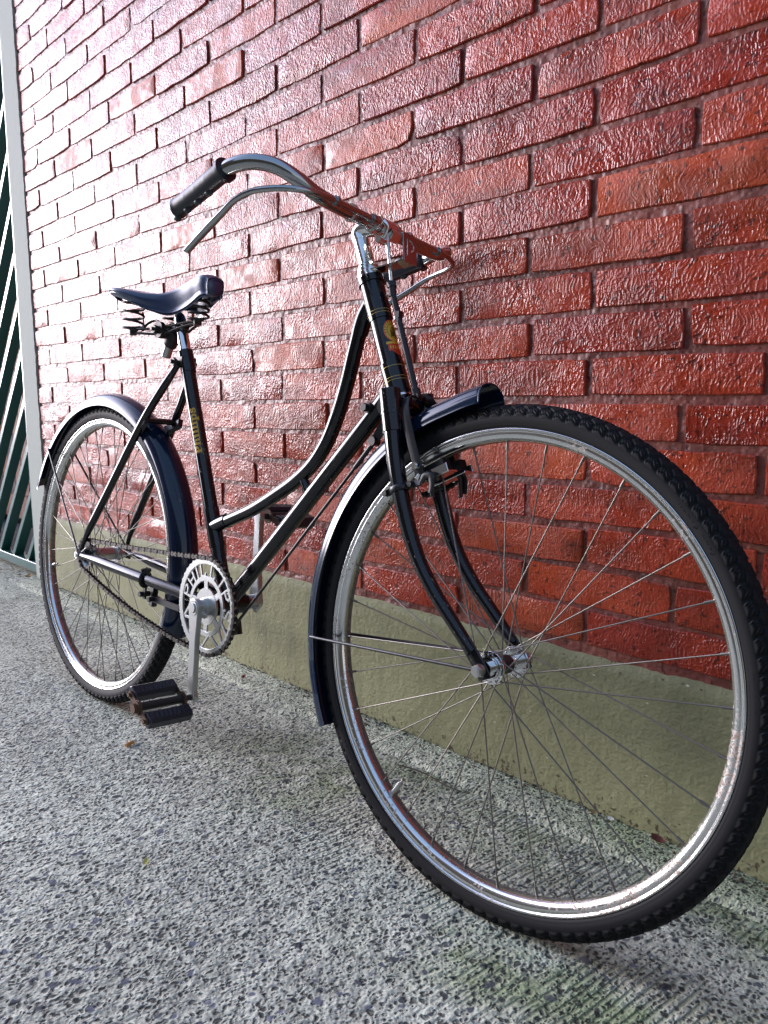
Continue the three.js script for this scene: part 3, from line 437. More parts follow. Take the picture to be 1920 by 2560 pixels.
// --- front brake
part('brake_rod', merge([rod([0.902, 0.622, 0.002], [0.9175, 0.5433, 0], 0.0030)]), M.steel, bike, STEER);
part('brake_rod_tube', merge([rod([0.9165, 0.546, 0], [0.919, 0.538, 0], 0.0085, 6), rod([0.919, 0.539, 0], [0.922, 0.524, 0], 0.0062), rod([0.921, 0.53, 0], [0.985, 0.3715, 0], 0.0050), box(0.008, 0.016, 0.010, T(0.938, 0.492, 0)), rod([0.982, 0.379, 0], [0.9865, 0.368, 0], 0.0072)]), M.blackWorn, bike, STEER);
{
  const stir = part('brake_stirrup', merge([sweep([[0.989, 0.3655, -0.004], [0.9875, 0.367, 0.014], [0.992, 0.359, 0.031], [1.0, 0.342, 0.0395], [1.016, 0.302, 0.0415], [1.033, 0.262, 0.041], [1.037, 0.252, 0.040]], [0.0016, 0.0078], { seg: 30, radial: 12, up: [0, 0.3, 1] }),
    sweep([[0.989, 0.3655, 0.004], [0.9875, 0.367, -0.014], [0.992, 0.359, -0.031], [1.0, 0.342, -0.0395], [1.016, 0.302, -0.0415], [1.033, 0.262, -0.041], [1.037, 0.252, -0.040]], [0.0016, 0.0078], { seg: 30, radial: 12, up: [0, 0.3, 1] }), cylZ(0.006, -0.006, 0.006, 0.988, 0.3675)]), M.blackWorn, bike, STEER);
  for (const s of [1, -1]) {
    const m = mul(T(1.046, 0.252, 0.019 * s), RZ(0.42));
    sub(numbered('brake_shoe'), merge([box(0.062, 0.0026, 0.021, m.clone().multiply(T(0.004, -0.006, 0))), box(0.062, 0.013, 0.0022, m.clone().multiply(T(0.004, 0, 0.0105 * s))), along([1.034, 0.252, 0.042 * s], [1.040, 0.243, 0.030 * s], 0.013, 0.003), nutAlongZ(0.0062, 0.006, T(1.0325, 0.264, 0.0445 * s)), cylZ(0.0035, Math.min(0.03 * s, 0.05 * s), Math.max(0.03 * s, 0.05 * s), 1.0325, 0.264, 10)]), M.chrome, stir);
    sub(numbered('brake_pad'), box(0.050, 0.017, 0.0165, m.clone().multiply(T(0.004, 0.007, 0)), 0.001), M.rubber, stir);
  }
  for (const s of [1, -1]) {
    const z = 0.0453 * s, x = WB - 0.1722, y = 0.229;
    const g = new THREE.TorusGeometry(0.0138, 0.0022, 8, 28); g.scale(1, 1, 2.2); g.rotateX(Math.PI / 2); g.rotateZ(0.38); g.translate(x, y, z);
    part(numbered('brake_guide'), merge([g, along([x - 0.014, y - 0.004, z], [x - 0.028, y - 0.010, z], 0.004, 0.010), cylZ(0.0042, z - 0.006, z + 0.007, x - 0.025, y - 0.009, 14), along([x + 0.012, y + 0.005, z - 0.004 * s], [x + 0.034, y + 0.013, z - 0.006 * s], 0.0035, 0.011), cylZ(0.0045, z - 0.006, z + 0.005, x + 0.020, y + 0.008, 14), sweep([[x + 0.034, y + 0.012, z - 0.006 * s], [x + 0.04, y + 0.022, z - 0.006 * s], [x + 0.05, y + 0.022, z - 0.006 * s], [x + 0.054, y + 0.010, z - 0.006 * s], [x + 0.053, y - 0.002, z - 0.006 * s]], [0.002, 0.005], { seg: 18, up: [0, 0, 1] }), rod([x + 0.048, y + 0.028, z - 0.012 * s], [x + 0.052, y - 0.008, z - 0.012 * s], 0.0032)]), M.blackWorn, bike, STEER);
  }
}
// --- mudguards: deep rounded sections that follow the wheel
function mudguard(a0, a1, n, flare = 0) {
  const th = 0.0011, m = 22, pos = [], uv = [], idx = [], hw = 0.0315;
  const sec = t => { const q = t * 2 - 1, a = Math.abs(q); const z = hw * Math.sign(q) * Math.sin(Math.min(1, a * 1.03) * Math.PI / 2) ** 0.92; let r = 0.357 + 0.0285 * Math.sqrt(Math.max(0, 1 - Math.min(1, Math.abs(z) / hw) ** 2.3)); if (a < 0.16) r += 0.0016 * (1 - (a / 0.16) ** 2); if (a > 0.94) r -= 0.002; return [r, z]; };
  for (let L = 0; L < 2; L++) for (let i = 0; i <= n; i++) { const al = (a0 + (a1 - a0) * i / n) * Math.PI / 180; const fl = flare ? smooth(0.10, 0, i / n) * flare : 0; for (let k = 0; k <= m; k++) { let [r, z] = sec(k / m); r -= L * th * (Math.abs(k / m - 0.5) < 0.45 ? 1 : 0.4); z *= 1 - L * th / hw; r += fl; pos.push(Math.cos(al) * r, Math.sin(al) * r, z); uv.push(al * 0.37 / 0.9, k / m * 0.1); } }
  const S = m + 1, B = (n + 1) * S;
  for (let i = 0; i < n; i++) for (let k = 0; k < m; k++) { const a = i * S + k; idx.push(a, a + S, a + 1, a + 1, a + S, a + S + 1, B + a, B + a + 1, B + a + S, B + a + 1, B + a + S + 1, B + a + S); }
  for (let i = 0; i < n; i++) for (const k of [0, m]) { const a = i * S + k; idx.push(a, B + a, a + S, B + a, B + a + S, a + S); }
  for (const i of [0, n]) for (let k = 0; k < m; k++) { const a = i * S + k; idx.push(a, a + 1, B + a, a + 1, B + a + 1, B + a); }
  const g = new THREE.BufferGeometry(); g.setAttribute('position', new THREE.Float32BufferAttribute(pos, 3)); g.setAttribute('uv', new THREE.Float32BufferAttribute(uv, 2)); g.setIndex(idx); g.computeVertexNormals(); return g;
}
const pol = (r, deg, z) => [r * Math.cos(deg * Math.PI / 180), r * Math.sin(deg * Math.PI / 180), z];
const FW = mul(STEER, T(WB, 0, 0));
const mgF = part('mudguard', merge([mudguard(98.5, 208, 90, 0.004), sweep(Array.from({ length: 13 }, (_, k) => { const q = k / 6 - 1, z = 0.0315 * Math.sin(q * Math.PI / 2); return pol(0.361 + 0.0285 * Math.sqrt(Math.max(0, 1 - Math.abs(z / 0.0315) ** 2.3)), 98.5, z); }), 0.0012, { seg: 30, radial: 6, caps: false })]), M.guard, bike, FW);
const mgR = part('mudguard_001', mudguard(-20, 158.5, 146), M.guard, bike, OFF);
for (const s of [1, -1]) {
  sub(numbered('mudguard_stay'), merge([rod([0.0, 0.0, 0.058 * s], pol(0.346, 184.8, 0.034 * s), 0.0024), rod(pol(0.346, 184.8, 0.034 * s), pol(0.360, 184.8, 0.0325 * s), 0.0026)]), M.blackWorn, mgF);
  sub(numbered('mudguard_stay'), merge([rod([0.0, 0.0, 0.064 * s], pol(0.340, 138, 0.034 * s), 0.0024), rod(pol(0.340, 138, 0.034 * s), pol(0.362, 138, 0.0325 * s), 0.0026)]), M.blackWorn, mgR);
}
part('mudguard_bracket', merge([along([0.205, 0.300, -0.03], [0.26, 0.322, -0.036], 0.012, 0.02), along([0.205, 0.300, 0.03], [0.245, 0.322, 0.036], 0.01, 0.02), cylZ(0.005, -0.05, -0.03, 0.235, 0.322, 8), rod([0.245, 0.322, -0.036], [0.245, 0.322, 0.036], 0.004)]), M.blackWorn);

// --- wheels
function tyreGeo() {
  const NU = 1526, NV = 56, Rc = 0.3362, rt = 0.0196, P = 14, pos = new Float32Array((NU + 1) * (NV + 1) * 3), uv = new Float32Array((NU + 1) * (NV + 1) * 2), idx = new Uint32Array(NU * NV * 6);
  let q = 0;
  for (let i = 0; i <= NU; i++) for (let j = 0; j <= NV; j++) {
    const v = j / NV, ph = (v - 0.5) * 2 * 2.42; // angle round the section, 0 at the crown
    const a = i / NU * Math.PI * 2, t = ph / 1.36, at = Math.abs(t); // |t|<1 is tread
    let h = 0;
    if (at < 1.02) {
      const s = (i % P) / P, tri = x => Math.abs(((x % 1) + 1) % 1 * 2 - 1);
      if (at < 0.42) { const zig = 0.10 * (tri(s * 1.0) - 0.5); h = Math.abs(at - 0.2 - zig) < 0.055 || at < 0.035 ? -0.0012 : 0.0013; if (tri(s + (t > 0 ? 0.5 : 0)) < 0.18) h = Math.min(h, -0.0004); }
      else { const s2 = (s + (t > 0 ? 0.5 : 0)) % 1, q = Math.abs(s2 - 0.5) * 2, roof = 0.43 + 0.24 * q; h = 0.0014; for (const k of [0, 0.17, 0.34]) if (Math.abs(at - roof - k) < (k ? 0.026 : 0.05)) h = k ? -0.0006 : -0.0014; if (q > 0.80 && at > 0.60) h = -0.0014; if (at > 0.985) h = -0.0002; }
    } else if (at < 1.08) h = 0.0006; else if (Math.abs(at - 1.5) < 0.03) h = 0.0007; else if (at > 1.86) h = 0.0004;
    const r = rt + h, cr = Rc + r * Math.cos(ph) * 1.0, z = r * Math.sin(ph) * 0.97;
    pos.set([Math.cos(a) * cr, Math.sin(a) * cr, z], q * 3); uv.set([i / NU * 2.2 / 0.3, v * 0.1], q * 2); q++;
  }
  let k = 0; for (let i = 0; i < NU; i++) for (let j = 0; j < NV; j++) { const a = i * (NV + 1) + j; idx.set([a, a + NV + 1, a + 1, a + 1, a + NV + 1, a + NV + 2], k); k += 6; }
  const g = new THREE.BufferGeometry(); g.setAttribute('position', new THREE.BufferAttribute(pos, 3)); g.setAttribute('uv', new THREE.BufferAttribute(uv, 2)); g.setIndex(new THREE.BufferAttribute(idx, 1)); g.computeVertexNormals(); return g;
}
function rimGeo() {
  const p = [], arc = (cx, cy, r, a0, a1, n) => { for (let i = 0; i <= n; i++) { const a = (a0 + (a1 - a0) * i / n) * Math.PI / 180; p.push([cx + r * Math.cos(a), cy + r * Math.sin(a)]); } };
  // half profile (radius, z) from the rolled edge down to the middle of the well
  arc(0.3222, 0.0142, 0.0022, 10, 170, 10);            // rolled edge
  p.push([0.3188, 0.0136], [0.3176, 0.0138]);
  for (let k = 1; k <= 14; k++) { const t = k / 14 * Math.PI / 2; p.push([0.3060 + 0.0114 * (1 - Math.sin(t)) , 0.0036 + 0.0104 * Math.cos(t)]); } // broad shoulder
  p.push([0.3062, 0.0022], [0.3064, 0]);
  const full = [...p.map(a => [a[0], a[1]]), ...p.slice(0, -1).reverse().map(a => [a[0], -a[1]])];
  full.push([0.3170, -0.0120], [0.3120, 0], [0.3170, 0.0120], [0.3232, 0.0146]);
  const NU = 240, pos = [], uv = [], idx = [], m = full.length;
  let L = [0]; for (let k = 1; k < m; k++) L.push(L[k - 1] + Math.hypot(full[k][0] - full[k - 1][0], full[k][1] - full[k - 1][1]));
  for (let i = 0; i <= NU; i++) { const a = i / NU * Math.PI * 2; for (let k = 0; k < m; k++) { pos.push(Math.cos(a) * full[k][0], Math.sin(a) * full[k][0], full[k][1]); uv.push(i / NU, L[k] / 0.11); } }
  for (let i = 0; i < NU; i++) for (let k = 0; k < m - 1; k++) { const a = i * m + k; idx.push(a, a + 1, a + m, a + 1, a + m + 1, a + m); }
  const g = new THREE.BufferGeometry(); g.setAttribute('position', new THREE.Float32BufferAttribute(pos, 3)); g.setAttribute('uv', new THREE.Float32BufferAttribute(uv, 2)); g.setIndex(idx); g.computeVertexNormals(); return g;
}
const TG = tyreGeo(), RG = rimGeo();
function wheel(name, M4, n, flange, hub, rMat, textAt, valve, phase) {
  const w = new THREE.Group(); w.name = name; w.applyMatrix4(M4); bike.add(w);
  const ty = sub(numbered('tyre'), TG, M.rubber, w); sub(numbered('rim'), RG, rMat, w);
  for (const [str, deg, size, dir] of textAt) { // raised lettering on the near sidewall
    let a = deg * Math.PI / 180; const gs = [];
    for (const ch of str) { if (ch === ' ') { a -= size * 0.5 / 0.335 * dir; continue; } const g = new TextGeometry(ch, { font, size, depth: 0.0006, curveSegments: 3 }); g.computeBoundingBox(); const wd = g.boundingBox.max.x; g.translate(-wd / 2, -size / 2, 0); const half = (wd / 2 + size * 0.1) / 0.335; a -= half * dir; g.applyMatrix4(mul(RZ(a - (dir > 0 ? Math.PI / 2 : -Math.PI / 2)), T(0, dir * 0.3362, 0.0184))); a -= half * dir; gs.push(g); }
    sub(numbered('raised_lettering'), merge(gs), M.rubber, ty);
  }
  hub(w);
  const per = n / 2, cross = 3;
  const sg = new THREE.CylinderGeometry(0.00105, 0.00105, 1, 6); sg.translate(0, 0.5, 0); const ng = new THREE.CylinderGeometry(0.0017, 0.0021, 0.013, 8);
  for (let k = 0; k < n; k++) {
    const side = k % 2 ? -1 : 1, j = (k - (k % 2)) / 2, out = j % 2 ? 1 : -1;
    const ra = (k + phase) / n * Math.PI * 2, ha = ra + out * (cross * 2 * Math.PI * 2 / n) * 0.98;
    const p0 = V(Math.cos(ha) * flange[0], Math.sin(ha) * flange[0], side * (flange[1] + (out > 0 ? 0.0018 : -0.0018))), p1 = V(Math.cos(ra) * 0.3068, Math.sin(ra) * 0.3068, side * 0.0022);
    const d = p1.clone().sub(p0), l = d.length(); d.normalize(); const q = new THREE.Quaternion().setFromUnitVectors(V(0, 1, 0), d);
    const sp = sub(numbered('spoke'), merge([sg.clone().applyMatrix4(new THREE.Matrix4().compose(p0, q, V(1, l, 1))), ng.clone().applyMatrix4(new THREE.Matrix4().compose(p1.clone().addScaledVector(d, -0.006), q, V(1, 1, 1)))]), M.spoke, w);
  }
  const va = valve * Math.PI / 180, vm = mul(RZ(va - Math.PI / 2));
  sub(numbered('valve'), merge([rod([0, 0.309, 0], [0, 0.303, 0], 0.0052, 12), rod([0, 0.304, 0], [0, 0.278, 0], 0.0036, 12), rod([0, 0.291, 0], [0, 0.280, 0], 0.0044, 10), rod([0, 0.279, 0], [0, 0.272, 0], 0.0022, 8)]).applyMatrix4(vm), M.alloy, w);
  return w;
}
const flangeGeo = (r, z, ho, n) => { const s = new THREE.Shape(); s.absarc(0, 0, r, 0, Math.PI * 2); const h = new THREE.Path(); h.absarc(0, 0, ho, 0, Math.PI * 2, true); s.holes.push(h); const hr = (r + ho) / 2 + 0.0018; for (let k = 0; k < n; k++) { const p = new THREE.Path(), a = (k + 0.5) / n * Math.PI * 2; p.absarc(Math.cos(a) * hr, Math.sin(a) * hr, 0.0015, 0, Math.PI * 2, true); s.holes.push(p); } const g = new THREE.ExtrudeGeometry(s, { depth: 0.0024, bevelEnabled: true, bevelSize: 0.0004, bevelThickness: 0.0004, bevelSegments: 1, curveSegments: 32 }); g.translate(0, 0, z - 0.0012); return g; };
wheel('wheel', FW, 32, [0.0190, 0.0305], w => {
  const hb = sub('hub', merge([flangeGeo(0.0222, 0.0305, 0.0115, 16), flangeGeo(0.0222, -0.0305, 0.0115, 16), cylZ(0.0115, -0.034, 0.034), cylZ(0.0155, 0.033, 0.038), cylZ(0.0155, -0.038, -0.033), cylZ(0.011, 0.036, 0.046), cylZ(0.011, -0.046, -0.036)]), M.chrome, w);
  sub('hub_band', ringZ(0.0132, 0.0110, -0.008, 0.008), M.blackWorn, w);
  sub('axle', merge([cylZ(0.0042, -0.068, 0.066, 0, 0, 14), cylZ(0.0088, 0.0535, 0.0555), nutAlongZ(0.0092, 0.007, T(0, 0, 0.0595)), cylZ(0.0088, -0.0555, -0.0535), nutAlongZ(0.0092, 0.007, T(0, 0, -0.0595)), cylZ(0.0065, 0.063, 0.0655, 0, 0, 18)]), M.steel, w);
}, rimMat(285, 420), [['INFLATE TO 45 PSI (3.2 BAR)', 93, 0.0052, 1], ['Heavy duty', 47, 0.0085, 1], ['28 x 1 1/2', 12, 0.006, 1], ['LADY', 212, 0.0075, -1], ['BICYCLE TYRE', 300, 0.0055, -1]], 233, 0.35);
const rw = wheel('wheel_001', OFF, 40, [0.0215, 0.029], w => {
  sub('hub_001', merge([flangeGeo(0.0240, 0.029, 0.0125, 20), flangeGeo(0.0240, -0.029, 0.0125, 20), cylZ(0.0160, -0.031, 0.031), cylZ(0.013, 0.031, 0.05), cylZ(0.013, -0.05, -0.031)]), M.steel, w);
  sub('axle_001', merge([cylZ(0.0046, -0.076, 0.073, 0, 0, 14), cylZ(0.0095, 0.0605, 0.0625), nutAlongZ(0.0098, 0.008, T(0, 0, 0.067)), cylZ(0.0095, -0.0625, -0.0605), nutAlongZ(0.0098, 0.008, T(0, 0, -0.067)), along([0, 0, 0.0555], [0.03, 0.018, 0.0555], 0.012, 0.003), along([0, 0, 0.0555], [0.028, -0.022, 0.0555], 0.01, 0.003)]), M.steel, w);
  const sp = []; const s = new THREE.Shape(); for (let k = 0; k < 18; k++) for (const [q, r] of [[-0.28, 0.0335], [-0.1, 0.0395], [0.1, 0.0395], [0.28, 0.0335]]) { const a = (k + q) / 18 * Math.PI * 2; k + q <= -0.27 ? s.moveTo(r * Math.cos(a), r * Math.sin(a)) : s.lineTo(r * Math.cos(a), r * Math.sin(a)); } s.closePath();
  const g = new THREE.ExtrudeGeometry(s, { depth: 0.003, bevelEnabled: false }); g.translate(0, 0, 0.0435); sub('sprocket', merge([g, cylZ(0.022, 0.038, 0.0475)]), M.darkSteel, w);
}, rimMat(10, 30), [['LADY', 97, 0.0085, 1]], 193, 0.6);

// --- chain wheel with letters between its two rings
const BB = [0.520, -0.032], CZ = 0.0445;
{
  const N = 44, s = new THREE.Shape(); for (let k = 0; k < N; k++) for (const [q, r] of [[-0.3, 0.0872], [-0.09, 0.0930], [0.09, 0.0930], [0.3, 0.0872]]) { const a = (k + q) / N * Math.PI * 2; k + q <= -0.29 ? s.moveTo(r * Math.cos(a), r * Math.sin(a)) : s.lineTo(r * Math.cos(a), r * Math.sin(a)); } s.closePath();
  const hole = (sh, r) => { const h = new THREE.Path(); h.absarc(0, 0, r, 0, Math.PI * 2, true); sh.holes.push(h); return sh; };
  const ex = { depth: 0.003, bevelEnabled: true, bevelSize: 0.0003, bevelThickness: 0.0003, bevelSegments: 1, curveSegments: 64 };
  const ring = new THREE.ExtrudeGeometry(hole(s, 0.0785), ex);
  const s2 = new THREE.Shape(); s2.absarc(0, 0, 0.0555, 0, Math.PI * 2); hole(s2, 0.0475); const inner = new THREE.ExtrudeGeometry(s2, ex);
  const pp = (a, r) => [r * Math.cos(a * Math.PI / 180), r * Math.sin(a * Math.PI / 180)];
  const spokes = [[-38, 0.052, -47, 0.081], [-74, 0.052, -58, 0.081], [-76, 0.052, -99, 0.081], [-142, 0.052, -132, 0.081], [-112, 0.052, -122, 0.081], [-143, 0.052, -158, 0.081], [182, 0.052, 203, 0.081], [-22, 0.052, -32, 0.081]].map(([a, r, b, q]) => ribbon([pp(a, r), pp(b, q)], 0.0052, -0.0001, 0.0031));
  const arms = [95, 35, -40, -90, -140, 170].map(a => ribbon([pp(a, 0.028), pp(a, 0.05)], 0.012, 0.0001, 0.0029));
  const cw = part('chain_wheel', merge([ring, inner, ringZ(0.0905, 0.0795, 0.0034, 0.0042, 64), ...spokes, ...arms, cylZ(0.034, -0.0006, 0.0036, 0, 0, 40), cylZ(0.0165, 0.003, 0.013, 0, 0, 28)]), M.alloy, bike, mul(OFF, T(BB[0], BB[1], CZ), new THREE.Matrix4().makeScale(1.04, 1.04, 1)));
  const K = { P: [[[0, 0], [0, 1]], [[0, 0.97], [0.75, 0.95], [1, 0.76], [0.75, 0.54], [0, 0.5]]], H: [[[0, 0], [0, 1]], [[1, 0], [1, 1]], [[0, 0.5], [1, 0.5]]], I: [[[0.5, 0], [0.5, 1]]], L: [[[0.1, 1], [0.1, 0.06], [0.9, 0.06], [0.95, 0.24]]], S: [[[1, 0.76], [0.85, 0.95], [0.3, 0.97], [0.05, 0.75], [0.3, 0.55], [0.75, 0.46], [0.98, 0.25], [0.75, 0.04], [0.2, 0.04], [0, 0.24]]] };
  const R0 = 0.0545, R1 = 0.0795;
  for (const [ch, a] of [['P', 163], ['H', 140], ['I', 121], ['L', 103], ['L', 75], ['I', 48], ['P', 25], ['S', -4]]) {
    const wd = ch === 'I' ? 6 : 14.5; const map = ([x, y]) => pp(a + wd / 2 - x * wd, R0 + y * (R1 - R0));
    sub(numbered('letter'), merge(K[ch].map((st, i) => ribbon(st.map(map), 0.0044, 0.00008 * (i + 1), 0.0031 + 0.00008 * i))), M.alloy, cw);
  }
}
function crank(s, down) {
  const z = 0.070 * s, L = 0.172, d = down ? -1 : 1, y0 = BB[1];
  const g = new THREE.Shape(); g.moveTo(-0.0125, 0); g.absarc(0, 0, 0.0155, Math.PI - 0.2, 0.2, true); g.lineTo(0.0088, -0.06); g.lineTo(0.0068, -L + 0.012); g.absarc(0, -L, 0.0100, 0.6, Math.PI - 0.6, true); g.lineTo(-0.0088, -0.06); g.closePath();
  const e = new THREE.ExtrudeGeometry(g, { depth: 0.008, bevelEnabled: true, bevelSize: 0.0016, bevelThickness: 0.0018, bevelSegments: 3 }); e.translate(0, 0, -0.004);
  if (!down) e.rotateZ(Math.PI); e.rotateZ(0.02);
  const bz = [0.0475 * s, 0.077 * s].sort((a, b) => a - b);
  const c = part(numbered('crank'), merge([e.translate(BB[0], y0, z), cylZ(0.0148, ...bz, BB[0], y0, 28), cylZ(0.0095, 0.0765 * s - 0.001, 0.0785 * s + 0.001, BB[0], y0, 24)]), M.alloy);
  sub(numbered('cotter_pin'), merge([rod([BB[0] - 0.016, y0 - d * 0.002, 0.060 * s], [BB[0] + 0.020, y0 - 0.014, 0.060 * s], 0.0042), rod([BB[0] + 0.012, y0 - 0.0125, 0.060 * s], [BB[0] + 0.018, y0 - 0.0137, 0.060 * s], 0.0068, 6)]), M.steel, c);
  // rubber block pedal
  const px = BB[0] + (down ? 0.0035 : -0.0035) , py = y0 + d * L, tilt = down ? -0.54 : -0.25, pm = mul(OFF, T(px, py, 0), RZ(tilt));
  const z0 = 0.092 * s, z1 = 0.183 * s, lo = Math.min(z0, z1), hi = Math.max(z0, z1);
  const p = part(numbered('pedal'), merge([cylZ(0.0078, lo, hi, 0, 0, 20), cylZ(0.0105, lo - 0.001, lo + 0.004, 0, 0, 20), cylZ(0.0105, hi - 0.004, hi + 0.001, 0, 0, 20), cylZ(0.006, Math.min(0.072 * s, z0), Math.max(0.072 * s, z0), 0, 0, 16)]), M.darkSteel, bike, pm);
  for (const zz of [z0, z1]) sub(numbered('end_plate'), merge([box(0.066, 0.013, 0.0022, T(0, 0, zz)), cylZ(0.014, zz - 0.0016, zz + 0.0016, 0, 0, 22), ...[-0.033, 0.033].map(x => cylZ(0.0068, zz - 0.0018, zz + 0.0018, x, 0, 14)), ...[-0.033, 0.033].map(x => nutAlongZ(0.0042, 0.005, T(x, 0, zz + 0.003 * s)))]), M.rusty, p);
  const e1 = z1 + 0.004 * s, e2 = z1 + 0.011 * s; sub(numbered('dust_cap'), merge([cylZ(0.0125, Math.min(z1, e1), Math.max(z1, e1), 0, 0, 20), cylZ(0.0092, Math.min(e1, e2), Math.max(e1, e2), 0, 0, 8)]), M.rusty, p);
  for (const x of [-0.033, 0.033]) { const sh = new THREE.Shape(), a = 0.0125, b = 0.0105, c2 = 0.0045; sh.moveTo(-a + c2, -b); sh.lineTo(a - c2, -b); sh.lineTo(a, -b + c2); sh.lineTo(a, b - c2); sh.lineTo(a - c2, b); sh.lineTo(-a + c2, b); sh.lineTo(-a, b - c2); sh.lineTo(-a, -b + c2); sh.closePath();
    const g2 = new THREE.ExtrudeGeometry(sh, { depth: hi - lo - 0.010, bevelEnabled: true, bevelSize: 0.0015, bevelThickness: 0.003, bevelSegments: 2 }); g2.translate(x, 0, lo + 0.005);
    const nubs = []; for (let k = 0; k < 9; k++) for (const q of [-1, 1]) nubs.push(along([x - 0.008, q * 0.0121, lo + 0.012 + k * 0.009], [x + 0.008, q * 0.0121, lo + 0.016 + k * 0.009 * 0.98], 0.0012, 0.0008));
    sub(numbered('rubber_block'), merge([g2, ...nubs]), M.grip, p); }
}
crank(1, true); crank(-1, false);
{ // roller chain round the chain wheel and the rear sprocket
  const r1 = 0.0932, r2 = 0.0366, D = Math.hypot(BB[0], BB[1]), be = Math.atan2(BB[1], BB[0]), al = Math.asin((r1 - r2) / D); const pts = [];
  const path = []; const A1 = be + Math.PI / 2 + al, A2 = be - Math.PI / 2 - al, p = (c, r, a) => [c[0] + r * Math.cos(a), c[1] + r * Math.sin(a)];
  const add = (a, b, n, sag) => { for (let k = 0; k < n; k++) { const f = k / n; path.push([a[0] + (b[0] - a[0]) * f, a[1] + (b[1] - a[1]) * f - sag * 4 * f * (1 - f)]); } };
  add(p([0, 0], r2, A1), p(BB, r1, A1), 200, 0.003); for (let k = 0; k < 200; k++) path.push(p(BB, r1, A1 + (A2 - A1) * k / 200)); add(p(BB, r1, A2), p([0, 0], r2, A2), 200, 0.016); for (let k = 0; k < 100; k++) path.push(p([0, 0], r2, A2 + (A1 - 2 * Math.PI - A2) * k / 100)); path.push(path[0]);
  const L = [0]; for (let k = 1; k < path.length; k++) L.push(L[k - 1] + Math.hypot(path[k][0] - path[k - 1][0], path[k][1] - path[k - 1][1]));
  const tot = L[L.length - 1], n = Math.round(tot / 0.0127 / 2) * 2; let q = 0; for (let k = 0; k < n; k++) { const t = k / n * tot; while (L[q + 1] < t) q++; const f = (t - L[q]) / (L[q + 1] - L[q]); pts.push([path[q][0] + (path[q + 1][0] - path[q][0]) * f, path[q][1] + (path[q + 1][1] - path[q][1]) * f]); }
  const gs = []; const plate = (() => { const s = new THREE.Shape(); const R = 0.0046, x = 0.00635; s.absarc(-x, 0, R, Math.PI * 0.3, Math.PI * 1.7); s.quadraticCurveTo(0, -0.0018, x - R * 0.6, -R * 0.8); s.absarc(x, 0, R, -Math.PI * 0.7, Math.PI * 0.7); s.quadraticCurveTo(0, 0.0018, -x + R * 0.6, R * 0.8); return new THREE.ExtrudeGeometry(s, { depth: 0.0011, bevelEnabled: false, curveSegments: 6 }); })();
  for (let k = 0; k < n; k++) { const a = pts[k], b = pts[(k + 1) % n], m = mul(T((a[0] + b[0]) / 2, (a[1] + b[1]) / 2, 0), RZ(Math.atan2(b[1] - a[1], b[0] - a[0]))); const o = k % 2 ? 0.0037 : 0.0026; gs.push(plate.clone().applyMatrix4(m).translate(0, 0, o), plate.clone().applyMatrix4(m).translate(0, 0, -o - 0.0011), cylZ(0.0040, -0.0026, 0.0026, a[0], a[1], 8), cylZ(0.0019, -0.0054, 0.0054, a[0], a[1], 8)); }
  part('chain', merge(gs), std({ color: lin(0.055, 0.05, 0.045), metalness: 0.75, roughness: 0.5 }), bike, mul(OFF, T(0, 0, CZ + 0.0015)));
}
// --- rear brake linkage
part('rear_brake_rod', merge([rod([0.905, 0.296, 0.004], [0.536, -0.088, 0.004], 0.0028), rod([0.905, 0.296, 0.004], [0.865, 0.2545, 0.004], 0.0042), cylZ(0.0075, -0.004, 0.010, 0.905, 0.2985, 14), along([0.905, 0.2985, 0.002], [0.922, 0.325, 0.002], 0.014, 0.006), cylZ(0.0085, -0.004, 0.008, 0.548, -0.078, 14), along([0.54, -0.06, -0.01], [0.548, -0.088, -0.01], 0.018, 0.006)]), M.blackWorn);
part('rear_brake', merge([...[1, -1].flatMap(s => [along([0.285, -0.014, 0.047 * s], [0.285, -0.058, 0.047 * s], 0.010, 0.004), sweep(Array.from({ length: 13 }, (_, k) => { const a = k / 12 * Math.PI * 2; return [0.286 + 0.003 * Math.sin(a), -0.0155 + 0.0135 * Math.cos(a), 0.047 * s + 0.0125 * Math.sin(a)]; }), [0.0016, 0.0055], { seg: 24, radial: 8, caps: false, up: [1, 0, 0] }), cylZ(0.006, 0.040 * s - 0.006, 0.052 * s + 0.006, 0.281, -0.048, 8), along([0.300, -0.056, 0.036 * s], [0.405, -0.058, 0.034 * s], 0.004, 0.013), cylZ(0.0055, 0.030 * s - 0.006, 0.044 * s + 0.006, 0.305, -0.056, 8), along([0.288, -0.032, 0.026 * s], [0.283, -0.075, 0.026 * s], 0.016, 0.012)]), along([0.40, -0.058, -0.036], [0.40, -0.058, 0.036], 0.01, 0.006), rod([0.40, -0.058, 0], [0.545, -0.09, 0.0], 0.003)]), M.blackWorn);
part('stay_clamp', merge([1].flatMap(s => [along([0.284, -0.004, 0.047], [0.288, 0.008, 0.042], 0.009, 0.007), cylZ(0.0048, 0.034, 0.053, 0.282, 0.003, 6), cylZ(0.0035, 0.05, 0.057, 0.282, 0.003, 8)])), M.darkSteel);

